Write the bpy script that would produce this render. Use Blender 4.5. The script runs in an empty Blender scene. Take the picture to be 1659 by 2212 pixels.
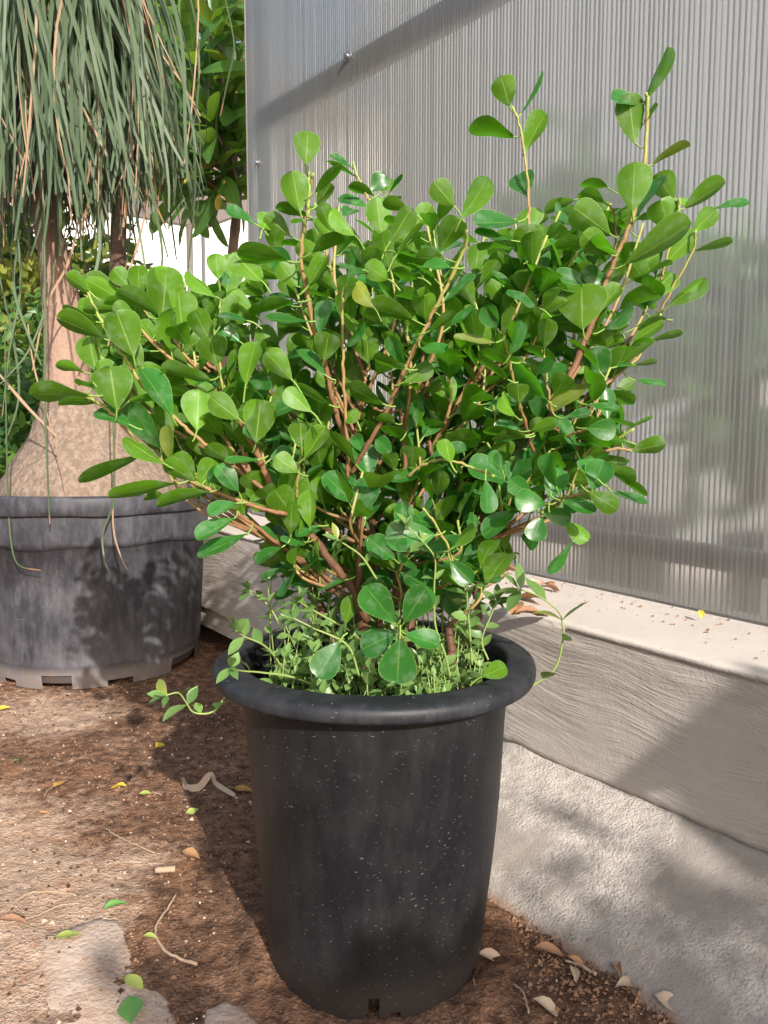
import bpy, math, random
import numpy as np
from mathutils import Vector
random.seed(11); R_ = np.random.default_rng(5)
C = bpy.context.scene.collection
sc = bpy.context.scene

# ------------------------------------------------------------------ camera, sky, sun, exposure
F, CX, CY, HC, PHI = 1671.0, 829.5, 1106.0, 0.707, math.radians(5.5)
cam = bpy.data.objects.new('camera', bpy.data.cameras.new('camera')); C.objects.link(cam)
cam.location = (0, 0, HC); cam.rotation_euler = (math.pi/2 - PHI, 0, 0)
cam.data.sensor_width = 36; cam.data.lens = F/2212*36
cam.data.clip_start = 0.02; cam.data.clip_end = 2000
sc.camera = cam
SUN = Vector((0.344, -0.812, 0.469)).normalized()
w = bpy.data.worlds.new('World'); sc.world = w; w.use_nodes = True
nt = w.node_tree; bg = nt.nodes['Background']
sky = nt.nodes.new('ShaderNodeTexSky'); sky.sky_type = 'NISHITA'; sky.sun_disc = False
sky.sun_elevation = math.radians(28); sky.sun_rotation = math.radians(157)
sky.dust_density = 2.5; sky.ozone_density = 0.6
nt.links.new(sky.outputs[0], bg.inputs[0]); bg.inputs[1].default_value = 0.15
sl = bpy.data.lights.new('sun', 'SUN'); sl.energy = 4.2; sl.angle = math.radians(0.6); sl.color = (1, .95, .88)
so = bpy.data.objects.new('sun', sl); C.objects.link(so); so.location = (2, -5, 5)
so.rotation_euler = (-SUN).to_track_quat('-Z', 'Y').to_euler()
sc.view_settings.view_transform = 'Standard'; sc.view_settings.look = 'None'
sc.view_settings.exposure = 0.7; sc.view_settings.gamma = 1; sc.view_settings.use_curve_mapping = False
sc.render.engine = 'CYCLES'
sc.cycles.use_denoising = True
sc.cycles.max_bounces = 8; sc.cycles.transparent_max_bounces = 12
sc.cycles.caustics_reflective = False; sc.cycles.caustics_refractive = False

# ------------------------------------------------------------------ geometry helpers
RT, FW, UP = np.array([1., 0, 0]), np.array([0, math.cos(PHI), -math.sin(PHI)]), np.array([0, math.sin(PHI), math.cos(PHI)])
CAMP = np.array([0, 0, HC])
def ray(px, py): return RT*(px-CX)/F + UP*(CY-py)/F + FW
def at_y(px, py, Y):
    r = ray(px, py); return CAMP + r*(Y/r[1])
def at_z(px, py, z=0.):
    r = ray(px, py); return CAMP + r*((z-HC)/r[2])
AL = math.radians(36.8)
WU = np.array([-math.sin(AL), math.cos(AL), 0]); WN = np.array([math.cos(AL), math.sin(AL), 0])
def wall(t, p, z): return WU*t + WN*p + np.array([0, 0, z])
def at_p(px, py, p):
    r = ray(px, py); return CAMP + r*(p/float(r@WN))
def nrm(v):
    v = np.asarray(v, float); n = np.linalg.norm(v); return v/n if n > 1e-12 else np.array([0, 0, 1.])

def vnoise(x, y, seed=0):
    x = np.asarray(x, float); y = np.asarray(y, float)
    xi = np.floor(x).astype(np.int64); yi = np.floor(y).astype(np.int64); fx = x-xi; fy = y-yi
    fx = fx*fx*(3-2*fx); fy = fy*fy*(3-2*fy)
    def h(a, b):
        n = (a*374761393 + b*668265263 + seed*974711) & 0x7fffffff
        n = ((n ^ (n >> 13))*1274126177) & 0x7fffffff
        n = (n ^ (n >> 16)) & 0xffff
        return n/65535.0
    return (h(xi, yi)*(1-fx)+h(xi+1, yi)*fx)*(1-fy) + (h(xi, yi+1)*(1-fx)+h(xi+1, yi+1)*fx)*fy
def fbm(x, y, o=4, seed=0):
    s = 0; a = .5
    for i in range(o): s = s + a*(vnoise(x*2**i+i*17.3, y*2**i+i*9.1, seed+i)-.5); a *= .5
    return s

ORG = {}
def origin(o): return ORG.get(o.name, np.zeros(3)) if o else np.zeros(3)
def mk(name, V, Fc, mats, parent=None, uv=None, mi=None, smooth=True, col=None, **props):
    V = np.asarray(V, float).reshape(-1, 3) - origin(parent)
    me = bpy.data.meshes.new(name)
    if isinstance(Fc, np.ndarray): Fc = Fc.tolist()
    me.from_pydata(V.tolist(), [], Fc)
    for m in (mats if isinstance(mats, (list, tuple)) else [mats]): me.materials.append(m)
    if smooth: me.polygons.foreach_set('use_smooth', [True]*len(me.polygons))
    if mi is not None: me.polygons.foreach_set('material_index', list(mi))
    if uv is not None:
        l = me.uv_layers.new(name='UVMap'); vi = np.empty(len(me.loops), np.int32); me.loops.foreach_get('vertex_index', vi)
        l.data.foreach_set('uv', np.asarray(uv, np.float32)[vi].ravel())
    if col is not None:
        a = me.color_attributes.new('tone', 'FLOAT_COLOR', 'POINT')
        c4 = np.ones((len(V), 4), np.float32); c4[:, :np.asarray(col).reshape(len(V), -1).shape[1]] = np.asarray(col).reshape(len(V), -1)
        a.data.foreach_set('color', c4.ravel())
    me.update()
    o = bpy.data.objects.new(name, me); C.objects.link(o)
    if parent: o.parent = parent; ORG[o.name] = origin(parent)
    for k, v in props.items(): o[k] = v
    return o
def thing(name, loc, label, cat, group=None):
    o = bpy.data.objects.new(name, None); C.objects.link(o); o.empty_display_size = .05
    o.location = tuple(float(c) for c in loc); ORG[o.name] = np.array(loc, float); o['label'] = label; o['category'] = cat
    if group: o['group'] = group
    return o
class MB:
    def __init__(s): s.V = []; s.F = []; s.U = []; s.M = []; s.n = 0
    def add(s, V, Fc, U=None, m=0):
        V = np.asarray(V, float).reshape(-1, 3); s.V.append(V)
        s.U.append(np.zeros((len(V), 2)) if U is None else np.asarray(U, float))
        s.F += [[i+s.n for i in f] for f in Fc]; s.M += [m]*len(Fc); s.n += len(V)
    def build(s, name, mats, parent=None, **k):
        if not s.V: return None
        return mk(name, np.vstack(s.V), s.F, mats, parent, uv=np.vstack(s.U), mi=s.M, **k)
def spline(P, n):
    P = np.asarray(P, float)
    if len(P) < 3:
        t = np.linspace(0, 1, n)[:, None]; return P[0]*(1-t)+P[-1]*t
    Q = np.vstack([2*P[0]-P[1], P, 2*P[-1]-P[-2]]); out = []
    ts = np.linspace(0, len(P)-1-1e-9, n)
    for t in ts:
        i = int(t); f = t-i; p0, p1, p2, p3 = Q[i:i+4]
        out.append(.5*((2*p1)+(-p0+p2)*f+(2*p0-5*p1+4*p2-p3)*f*f+(-p0+3*p1-3*p2+p3)*f**3))
    return np.array(out)
def tube(P, rad, sides=6, cap=True):
    P = np.asarray(P, float); n = len(P); rad = np.broadcast_to(np.asarray(rad, float), (n,))
    T = np.gradient(P, axis=0); V = []; a = None
    for i in range(n):
        t = nrm(T[i])
        if a is None: a = nrm(np.cross(t, [0.3, .2, 1] if abs(t[2]) < .9 else [1, .1, 0]))
        a = nrm(a - t*(a@t)); b = np.cross(t, a)
        for k in range(sides):
            q = 2*math.pi*k/sides; V.append(P[i]+rad[i]*(a*math.cos(q)+b*math.sin(q)))
    Fc = [[i*sides+k, i*sides+(k+1) % sides, (i+1)*sides+(k+1) % sides, (i+1)*sides+k] for i in range(n-1) for k in range(sides)]
    if cap: Fc += [list(range(sides))[::-1], [(n-1)*sides+k for k in range(sides)]]
    U = [[k/sides, i/(n-1)] for i in range(n) for k in range(sides)]
    return np.array(V), Fc, U
def box(a, b):
    (x0, y0, z0), (x1, y1, z1) = a, b
    V = [(x0,y0,z0),(x1,y0,z0),(x1,y1,z0),(x0,y1,z0),(x0,y0,z1),(x1,y0,z1),(x1,y1,z1),(x0,y1,z1)]
    return np.array(V, float), [[0,3,2,1],[4,5,6,7],[0,1,5,4],[1,2,6,5],[2,3,7,6],[3,0,4,7]]
def lathe(prof, seg, c, skip=None, wob=None):
    n = len(prof); V = []
    for i, (r, z) in enumerate(prof):
        for k in range(seg):
            q = 2*math.pi*k/seg
            dr, dz = wob(i, q) if wob else (0, 0)
            V.append((c[0]+(r+dr)*math.cos(q), c[1]+(r+dr)*math.sin(q), c[2]+z+dz))
    Fc = [[i*seg+k, i*seg+(k+1) % seg, (i+1)*seg+(k+1) % seg, (i+1)*seg+k] for i in range(n-1) for k in range(seg)
          if not (skip and skip(i, k))]
    return np.array(V), Fc
OBO = ([0, .06, .16, .3, .45, .6, .74, .86, .94, .985, 1.0], [.05, .15, .38, .64, .86, .985, 1.0, .88, .64, .34, .05])
LAN = ([0, .1, .25, .42, .6, .76, .9, 1.0], [.05, .3, .72, 1.0, .95, .68, .3, .02])
OBL = ([0, .06, .18, .38, .58, .75, .88, .96, 1.0], [.05, .25, .62, .93, 1.0, .9, .64, .34, .03])
def blade(P, ax, nr, L, W, prof=OBO, cup=.15, arch=.1, twist=0., notch=0., wave=0., cols=4, ph=0.):
    """one leaf blade: P base, ax axis, nr upper normal; cup folds the halves up, arch bends the tip back"""
    ax = nrm(ax); nr = nrm(nr-ax*(nr@ax)); sd = np.cross(ax, nr)
    V = []; U = []; S, WW = prof
    for s, ww in zip(S, WW):
        th = arch*s; bend = arch
        cx = L*(s if abs(bend) < 1e-3 else math.sin(bend*s)/bend); cz = -L*(0 if abs(bend) < 1e-3 else (1-math.cos(bend*s))/bend)
        n2 = nr*math.cos(th)+ax*math.sin(th); a2 = ax*math.cos(th)-nr*math.sin(th)
        tw = twist*s; sd2 = sd*math.cos(tw)+n2*math.sin(tw); n3 = n2*math.cos(tw)-sd*math.sin(tw)
        c = P+ax*cx+nr*cz
        for j in range(cols+1):
            u = j/cols*2-1; x = u*ww*W/2
            q = abs(u); h = cup*abs(x)*(0.6+.4*q) + wave*W*.05*math.sin(9*s+ph+u)*q
            back = -notch*L*max(0, s-.85)/.15*(1-q)**1.5
            V.append(c+sd2*x*math.cos(cup*.6)+n3*h+a2*back); U.append((j/cols, s))
    n = len(S); m = cols+1
    Fc = [[i*m+j, i*m+j+1, (i+1)*m+j+1, (i+1)*m+j] for i in range(n-1) for j in range(cols)]
    return np.array(V), Fc, U

# ------------------------------------------------------------------ material helpers
class NM:
    def __init__(s, name):
        s.m = bpy.data.materials.new(name); s.m.use_nodes = True; s.t = s.m.node_tree; s.t.nodes.clear()
        s.out = s.t.nodes.new('ShaderNodeOutputMaterial')
    def n(s, ty, ins=None, **at):
        x = s.t.nodes.new('ShaderNode'+ty)
        for k, v in at.items(): setattr(x, k, v)
        for k, v in (ins or {}).items(): s.set(x.inputs[k], v)
        return x
    def set(s, sock, v):
        if isinstance(v, bpy.types.NodeSocket): s.t.links.new(v, sock)
        elif isinstance(v, bpy.types.Node): s.t.links.new(v.outputs[0], sock)
        else:
            if isinstance(v, tuple) and len(v) == 3 and sock.type == 'RGBA': v = (*v, 1)
            sock.default_value = v
    def coord(s, scale=(1, 1, 1), kind='Object', rot=(0, 0, 0)):
        tc = s.n('TexCoord'); mp = s.n('Mapping', {'Scale': scale, 'Rotation': rot}); s.t.links.new(tc.outputs[kind], mp.inputs[0]); return mp.outputs[0]
    def noise(s, sc=5, d=4, r=.55, vec=None, dist=0.):
        x = s.n('TexNoise', {'Scale': sc, 'Detail': d, 'Roughness': r, 'Distortion': dist})
        if vec is not None: s.set(x.inputs['Vector'], vec)
        return x.outputs[0]
    def ramp(s, f, pts, inter='LINEAR'):
        x = s.n('ValToRGB', {'Fac': f}); e = x.color_ramp.elements; x.color_ramp.interpolation = inter
        while len(e) < len(pts): e.new(.5)
        for a, (p, c) in zip(e, pts):
            a.position = p; a.color = (*c, 1) if isinstance(c, tuple) else (c, c, c, 1)
        return x.outputs[0]
    def mix(s, f, a, b, bt='MIX'):
        x = s.n('Mix', data_type='RGBA', blend_type=bt); s.set(x.inputs[0], f); s.set(x.inputs[6], a); s.set(x.inputs[7], b); return x.outputs[2]
    def math(s, op, a, b=0., c=None):
        x = s.n('Math', operation=op); s.set(x.inputs[0], a); s.set(x.inputs[1], b)
        if c is not None: s.set(x.inputs[2], c)
        return x.outputs[0]
    def bump(s, h, st=.5, d=.01, nrm=None):
        x = s.n('Bump', {'Height': h, 'Strength': st, 'Distance': d})
        if nrm is not None: s.set(x.inputs['Normal'], nrm)
        return x.outputs[0]
    def pr(s, col, rough=.6, spec=.4, nrm=None, metal=0.):
        x = s.n('BsdfPrincipled', {'Base Color': col, 'Roughness': rough, 'Specular IOR Level': spec, 'Metallic': metal})
        if nrm is not None: s.set(x.inputs['Normal'], nrm)
        return x.outputs[0]
    def mixs(s, f, a, b):
        x = s.n('MixShader'); s.set(x.inputs[0], f); s.set(x.inputs[1], a); s.set(x.inputs[2], b); return x.outputs[0]
    def fin(s, sh): s.t.links.new(sh, s.out.inputs[0]); return s.m

def leaf_mat(name, top, top2, bot, rib, tl=(.2, .36, .03), tfac=.25, rough=.38, dust=.0, edge=None):
    m = NM(name)
    uv = m.n('UVMap'); sx = m.n('SeparateXYZ', {0: uv.outputs[0]})
    du = m.math('ABSOLUTE', m.math('SUBTRACT', sx.outputs[0], .5))
    oi = m.n('ObjectInfo'); ge = m.n('NewGeometry')
    pn = m.noise(9, 2, .5, m.coord())
    rr = m.math('FRACT', m.math('ADD', oi.outputs['Random'], pn))
    tcol = m.mix(rr, tuple(c*.75 for c in top), top2)
    bcol = m.mix(rr, tuple(c*1.12 for c in bot), tuple(c*.55 for c in bot))
    c = m.mix(ge.outputs['Backfacing'], tcol, bcol)
    c = m.mix(m.math('MULTIPLY', m.math('GREATER_THAN', oi.outputs['Random'], .965), .55), c, (.36, .33, .05))
    vein = m.n('TexWave', {'Scale': 9, 'Distortion': .6, 'Detail': 0}, wave_type='BANDS', bands_direction='Y')
    vv = m.n('CombineXYZ'); m.set(vv.inputs[0], sx.outputs[0]); m.set(vv.inputs[1], m.math('SUBTRACT', sx.outputs[1], m.math('MULTIPLY', du, .8)))
    m.set(vein.inputs['Vector'], vv.outputs[0])
    vf = m.math('MULTIPLY', m.ramp(vein.outputs[1], [(.80, 0.), (1, 1.)]), .17)
    c = m.mix(vf, c, rib)
    fv = m.noise(1., 4, .6, m.coord((55, 55, 55)))
    c = m.mix(m.math('MULTIPLY', m.ramp(fv, [(.3, 1.), (.6, 0.)]), .30), c, m.mix(.55, c, (.03, .07, .01)))
    sp_ = m.math('MULTIPLY', m.ramp(m.noise(1., 2, .5, m.coord((210, 210, 210))), [(.70, 0.), (.73, .7)]), m.ramp(m.noise(14, 2, .5, m.coord()), [(.52, 0.), (.62, 1.)]))
    c = m.mix(sp_, c, (.17, .12, .05))
    taper = m.math('MULTIPLY_ADD', sx.outputs[1], -.022, .034)
    rf = m.math('MULTIPLY', m.math('LESS_THAN', du, taper), m.math('MULTIPLY_ADD', ge.outputs['Backfacing'], .30, .28))
    c = m.mix(rf, c, rib)
    if edge: c = m.mix(m.math('MULTIPLY', m.math('GREATER_THAN', du, .478), .55), c, edge)
    if dust:
        d = m.math('MULTIPLY', m.ramp(m.noise(60, 4, .6, m.coord()), [(.5, 0.), (.75, 1.)]), dust)
        c = m.mix(d, c, (.42, .5, .4))
    pn2 = m.bump(m.noise(140, 2, .5, m.coord()), .12, .002)
    rg = m.math('ADD', m.math('MULTIPLY_ADD', ge.outputs['Backfacing'], .2, rough), m.math('MULTIPLY', m.math('SUBTRACT', m.noise(70, 3, .6, m.coord()), .5), .22))
    p = m.pr(c, rg, .45, pn2)
    t = m.n('BsdfTranslucent', {'Color': m.mix(.3, tl, c)})
    return m.fin(m.mixs(tfac, p, t.outputs[0]))
def simple(name, c1, c2, sc=20, rough=.7, spec=.3, b=.3, bs=60, bd=.004):
    m = NM(name); v = m.coord()
    c = m.mix(m.noise(sc, 4, .6, v), c1, c2)
    return m.fin(m.pr(c, rough, spec, m.bump(m.noise(bs, 4, .6, v), b, bd)))

M = {}
M['ficus'] = leaf_mat('ficus_leaf', (.020, .140, .022), (.036, .195, .03), (.118, .285, .010), (.32, .46, .10), tl=(.13, .50, .004), tfac=.36, dust=.3, rough=.31, edge=(.25, .40, .1))
M['weed'] = leaf_mat('weed_leaf', (.10, .22, .06), (.20, .33, .09), (.20, .33, .11), (.25, .4, .12), tfac=.3)
M['broad'] = leaf_mat('broad_leaf', (.03, .11, .025), (.06, .17, .03), (.10, .22, .03), (.3, .4, .15), tfac=.35, tl=(.3, .5, .03))
M['hedge'] = leaf_mat('hedge_leaf', (.03, .10, .025), (.06, .17, .035), (.07, .16, .04), (.2, .3, .1), tfac=.3)
M['yellow'] = leaf_mat('yellow_leaf', (.62, .40, .03), (.7, .46, .04), (.6, .42, .05), (.75, .6, .2), tfac=.2)
# ------------------------------------------------------------------ materials of the setting
def soil_mat():
    m = NM('soil'); v = m.coord()
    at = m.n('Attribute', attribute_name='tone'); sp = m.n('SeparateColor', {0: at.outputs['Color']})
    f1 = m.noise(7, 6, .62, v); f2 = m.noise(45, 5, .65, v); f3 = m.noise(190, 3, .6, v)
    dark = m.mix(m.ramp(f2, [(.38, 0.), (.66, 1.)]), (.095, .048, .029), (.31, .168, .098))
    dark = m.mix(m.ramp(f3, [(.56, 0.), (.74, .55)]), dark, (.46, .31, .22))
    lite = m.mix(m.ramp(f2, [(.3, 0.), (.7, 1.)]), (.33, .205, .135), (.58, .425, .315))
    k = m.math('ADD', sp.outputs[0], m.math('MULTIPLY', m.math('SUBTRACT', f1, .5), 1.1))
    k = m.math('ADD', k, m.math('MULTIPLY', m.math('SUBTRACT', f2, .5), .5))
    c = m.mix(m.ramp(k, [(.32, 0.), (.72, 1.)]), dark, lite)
    org = m.math('MULTIPLY', m.ramp(m.noise(11, 4, .6, v), [(.55, 0.), (.7, 1.)]), .35)
    c = m.mix(org, c, (.36, .165, .075))
    gr = m.math('MULTIPLY', m.ramp(m.noise(330, 2, .5, v), [(.63, 0.), (.70, 1.)]), .35)
    c = m.mix(gr, c, (.58, .48, .40))
    c = m.mix(sp.outputs[1], c, m.mix(f2, (.05, .026, .017), (.12, .066, .042)))
    h = m.math('ADD', m.math('MULTIPLY', f2, .8), m.math('MULTIPLY', f3, .5))
    return m.fin(m.pr(c, .93, .15, m.bump(h, 1., .011)))
M['soil'] = soil_mat()
def stone_mat():
    m = NM('pale_stone'); v = m.coord()
    ds = m.ramp(m.noise(9, 5, .65, v), [(.44, 0.), (.66, .85)])
    f = m.noise(16, 6, .65, v); f2 = m.noise(150, 3, .6, v)
    c = m.mix(f, (.46, .34, .265), (.62, .49, .39)); c = m.mix(m.ramp(f2, [(.6, 0.), (.72, .5)]), c, (.26, .18, .13)); c = m.mix(ds, c, (.33, .20, .13))
    return m.fin(m.pr(c, .9, .2, m.bump(m.math('ADD', f2, f), .5, .006)))
M['stone'] = stone_mat()
def conc_mat(name, kind):
    m = NM(name)
    if kind == 'apron':
        v = m.coord(); f = m.noise(4.6, 5, .62, v); f2 = m.noise(60, 4, .7, v); f3 = m.noise(240, 3, .65, v)
        worn = m.mix(m.ramp(f2, [(.3, 0.), (.72, 1.)]), (.35, .305, .265), (.61, .55, .495))
        smooth = m.mix(f2, (.25, .22, .19), (.36, .315, .275))
        msk = m.ramp(m.math('ADD', f, m.math('MULTIPLY', m.math('SUBTRACT', f2, .5), .18)), [(.47, 0.), (.54, 1.)])
        c = m.mix(msk, worn, smooth)
        at = m.n('Attribute', attribute_name='tone'); sp = m.n('SeparateColor', {0: at.outputs['Color']})
        c = m.mix(sp.outputs[0], c, (.27, .16, .10))
        pit = m.ramp(f3, [(.28, .7), (.36, 0.)])
        c = m.mix(pit, c, (.16, .10, .07))
        st = m.math('MULTIPLY_ADD', m.math('SUBTRACT', 1., msk), .40, .28)
        h = m.math('ADD', m.math('MULTIPLY', f2, .7), f3)
        return m.fin(m.pr(c, .9, .2, m.bump(h, st, .005)))
    v = m.coord((1.2, 1, 1))
    f = m.noise(4, 5, .6, v); f3 = m.noise(260, 3, .6, v)
    uv = m.n('UVMap').outputs[0]
    mp = m.n('Mapping', {'Scale': (9, 190, 1)}); m.set(mp.inputs[0], uv)
    wv = m.n('VectorMath', {0: mp.outputs[0], 1: m.n('VectorMath', {0: m.n('TexNoise', {'Scale': 4.2, 'Detail': 1, 'Vector': uv}).outputs['Color'], 1: (0, 12, 0)}, operation='MULTIPLY').outputs[0]}, operation='ADD')
    br = m.noise(1., 3, .55, wv.outputs[0])
    c = m.mix(f, (.39, .345, .30), (.54, .48, .425))
    c = m.mix(m.ramp(f3, [(.6, 0.), (.8, .5)]), c, (.2, .15, .12))
    if kind == 'face':
        c = m.mix(m.math('MULTIPLY', m.ramp(br, [(.34, .5), (.46, 0.)]), .0), c, (.25, .19, .145))
        pm = m.ramp(m.noise(6, 3, .6, v), [(.38, .12), (.62, 1.)])
        h = m.math('ADD', m.math('MULTIPLY', m.math('MULTIPLY', m.ramp(br, [(.46, 0.), (.56, 1.)]), pm), .7), m.math('MULTIPLY', f3, .5))
        return m.fin(m.pr(c, .9, .2, m.bump(m.math('ADD', h, m.math('MULTIPLY', m.noise(120, 4, .7, v), .5)), .5, .0035)))
    c = m.mix(f, (.50, .44, .385), (.64, .57, .505))
    c = m.mix(m.ramp(m.noise(42, 5, .7, v), [(.62, 0.), (.72, .55)]), c, (.30, .22, .17))
    return m.fin(m.pr(c, .85, .25, m.bump(m.math('ADD', m.noise(30, 4, .6, v), m.math('MULTIPLY', f3, .4)), .3, .005)))
M['apron'] = conc_mat('concrete_apron', 'apron'); M['wface'] = conc_mat('brushed_concrete', 'face'); M['ledge'] = conc_mat('smooth_concrete', 'ledge')
def plastic(name, base, dust, dcol, spk, rough=.4):
    m = NM(name); v = m.coord()
    n1 = m.noise(6, 5, .65, v); n2 = m.noise(38, 4, .7, m.coord((1, 1, .35)))
    gz_ = m.n('SeparateXYZ', {0: m.n('TexCoord').outputs['Object']}).outputs[2]
    low_ = m.ramp(m.math('MULTIPLY', gz_, 2.6), [(.0, .20), (.45, .0)])
    d = m.math('MULTIPLY', m.ramp(m.math('ADD', m.math('ADD', m.math('MULTIPLY', n1, .45), m.math('MULTIPLY', n2, .55)), low_), [(.44, 0.), (.72, 1.)]), dust)
    stn = m.ramp(m.math('ADD', m.math('MULTIPLY', gz_, 9.), m.math('MULTIPLY', n2, .5)), [(.55, .75), (.85, 0.)])
    if 'dusty' in name: c0_ = m.mix(stn, base, (.27, .20, .15))
    else: c0_ = m.mix(m.math('MULTIPLY', stn, .13), base, (.20, .13, .09))
    fine = m.ramp(m.noise(1., 3, .7, m.coord((120, 120, 30))), [(.5, 0.), (.75, 1.)])
    d = m.math('ADD', d, m.math('MULTIPLY', fine, dust*.22))
    c = m.mix(d, c0_, dcol)
    sn = m.noise(1., 2, .5, m.coord((170, 170, 520)))
    cl = m.ramp(m.noise(5, 3, .6, v), [(.38, .35), (.6, 1.)])
    s = m.math('MULTIPLY', m.ramp(sn, [(.715-spk*.1, 0.), (.745-spk*.1, 1.)]), cl)
    c = m.mix(m.math('MULTIPLY', s, .42), c, (.42, .40, .37))
    scr = m.ramp(m.noise(14, 3, .6, m.coord((1, 1, 9), rot=(.2, .1, 0))), [(.70, 0.), (.73, .25)])
    c = m.mix(scr, c, dcol)
    return m.fin(m.pr(c, m.math('MULTIPLY_ADD', d, .5, rough), .33, m.bump(m.noise(24, 3, .5, v), .1, .004)))
M['pot'] = plastic('black_plastic', (.0072, .0075, .0090), .22, (.058, .057, .060), .22, .44)
M['pot_old'] = plastic('dusty_black_plastic', (.034, .034, .042), .66, (.15, .145, .16), .04, .5)
M['potrim'] = plastic('black_plastic_rim', (.013, .0140, .0175), .42, (.080, .081, .088), .0, .50)
def bark_mat():
    m = NM('palm_bark'); v = m.coord(); vs = m.coord((1, 1, .22))
    at = m.n('Attribute', attribute_name='tone'); k = m.n('SeparateColor', {0: at.outputs['Color']}).outputs[0]
    up = m.mix(m.noise(30, 5, .65, m.coord((1, 1, .10))), (.19, .12, .088), (.38, .26, .20))
    fl = m.n('TexVoronoi', {'Scale': 75}); m.set(fl.inputs['Vector'], m.coord((1, 1, .75)))
    lo = m.mix(m.ramp(m.noise(62, 5, .75, m.coord((1, 1, .55))), [(.42, 0.), (.72, 1.)]), (.165, .12, .09), (.33, .25, .195))
    c = m.mix(m.ramp(m.math('ADD', k, m.math('MULTIPLY', m.math('SUBTRACT', m.noise(12, 4, .6, vs), .5), .7)), [(.42, 0.), (.6, 1.)]), up, lo)
    h = m.math('ADD', m.noise(60, 4, .7, vs), m.math('MULTIPLY', fl.outputs['Distance'], .8))
    return m.fin(m.pr(c, .9, .2, m.bump(h, .55, .007)))
M['bark'] = bark_mat()
def stem_mat():
    m = NM('ficus_stem'); v = m.coord()
    at = m.n('Attribute', attribute_name='tone'); k = m.n('SeparateColor', {0: at.outputs['Color']}).outputs[0]
    c = m.ramp(m.math('ADD', k, m.math('MULTIPLY', m.math('SUBTRACT', m.noise(60, 3, .6, v), .5), .25)),
               [(0., (.10, .048, .028)), (.4, (.23, .115, .055)), (.68, (.33, .22, .085)), (.95, (.29, .36, .08))])
    return m.fin(m.pr(c, .6, .35, m.bump(m.noise(160, 3, .6, v), .3, .002)))
M['stem'] = stem_mat()
M['wstem'] = simple('weed_stem', (.18, .26, .07), (.28, .34, .11), 30, .5)
M['litter'] = simple('dry_leaf', (.28, .14, .06), (.48, .27, .13), 60, .75)
M['litter2'] = simple('pale_dry_leaf', (.36, .26, .18), (.55, .42, .31), 60, .8)
M['litter3'] = simple('rusty_dry_leaf', (.22, .115, .065), (.33, .18, .105), 60, .75)
M['lit_orange'] = simple('orange_leaf', (.42, .19, .05), (.52, .29, .09), 80, .6)
M['lit_yellow'] = simple('yellow_fallen_leaf', (.55, .38, .04), (.66, .50, .08), 60, .5)
M['lit_lime'] = simple('lime_fallen_leaf', (.27, .33, .07), (.38, .42, .12), 60, .5)
M['lit_green'] = simple('green_fallen_leaf', (.09, .22, .05), (.14, .30, .07), 60, .5)
M['twig'] = simple('twig_bark', (.30, .20, .13), (.48, .35, .25), 90, .85)
M['compost'] = simple('compost', (.035, .022, .014), (.13, .075, .045), 60, .95, .15, 1, 90, .01)
M['crumb'] = simple('soil_crumb', (.13, .065, .038), (.36, .22, .14), 12, .95, .15)
M['grit'] = simple('pale_grit', (.45, .36, .28), (.7, .62, .54), 9, .85, .2)
M['metal'] = simple('weathered_steel', (.30, .29, .28), (.42, .41, .40), 30, .55, .5, .1)
M['screw'] = (lambda m: m.fin(m.pr((.45, .44, .44), .35, .5, None, .9)))(NM('screw_steel'))
M['pale'] = (lambda m: m.fin(m.mixs(.6, m.pr((.78, .8, .8), .8, .2), m.n('BsdfTranslucent', {'Color': (.88, .9, .9)}).outputs[0])))(NM('pale_translucent'))
M['awning'] = (lambda m: m.fin(m.mixs(.5, m.pr((.70, .61, .54), .8, .2), m.n('BsdfTranslucent', {'Color': (.55, .44, .375)}).outputs[0])))(NM('awning_fabric'))
M['white'] = simple('white_paint', (.78, .77, .75), (.83, .82, .80), 4, .7)
M['darkbark'] = simple('dark_bark', (.05, .03, .022), (.13, .085, .06), 30, .9, .2, .8)
M['greybark'] = simple('grey_bark', (.14, .10, .075), (.28, .21, .165), 30, .9, .2, .8)

# ------------------------------------------------------------------ ground
BX, BY = -.012, 1.02          # the main pot
def gh(x, y): return .020*fbm(x*3.1, y*3.1, 3, 3) + .012*fbm(x*16, y*16, 3, 8)
def dense(lo, a, b, hi, st):
    m_ = np.arange(a, b, st); l = [a]; s = st
    while l[-1] > lo: s *= 1.35; l.append(l[-1]-s)
    h = [m_[-1]]; s = st
    while h[-1] < hi: s *= 1.35; h.append(h[-1]+s)
    return np.concatenate([np.array(l[1:])[::-1], m_, np.array(h[1:])])
gx = dense(-300, -1.9, 1.0, 300, .011); gy = dense(-200, .55, 3.2, 400, .012)
X, Y = np.meshgrid(gx, gy); near = np.exp(-np.clip(np.hypot(X+.3, Y-1.7)-2.2, 0, None)/1.5)
Z = (gh(X, Y) + .006*fbm(X*60, Y*60, 2, 4))*near
Z += .012*np.exp(-((np.hypot(X-BX, Y-BY)-.17)/.03)**2)*(.3+vnoise(X*14, Y*14, 2))    # soil heaped against the pot foot
def blob(px, py, r, sx=1.):
    p = at_z(px, py); return np.exp(-(((X-p[0])/(r*sx))**2+((Y-p[1])/r)**2))
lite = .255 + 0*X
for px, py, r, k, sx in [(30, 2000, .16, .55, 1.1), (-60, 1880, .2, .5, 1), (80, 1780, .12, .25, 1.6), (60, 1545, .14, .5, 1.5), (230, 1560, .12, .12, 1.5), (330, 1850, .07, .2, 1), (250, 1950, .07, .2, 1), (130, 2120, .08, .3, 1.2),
                     (30, 2180, .08, .3, 1)]: lite += k*blob(px, py, r, sx)
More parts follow.
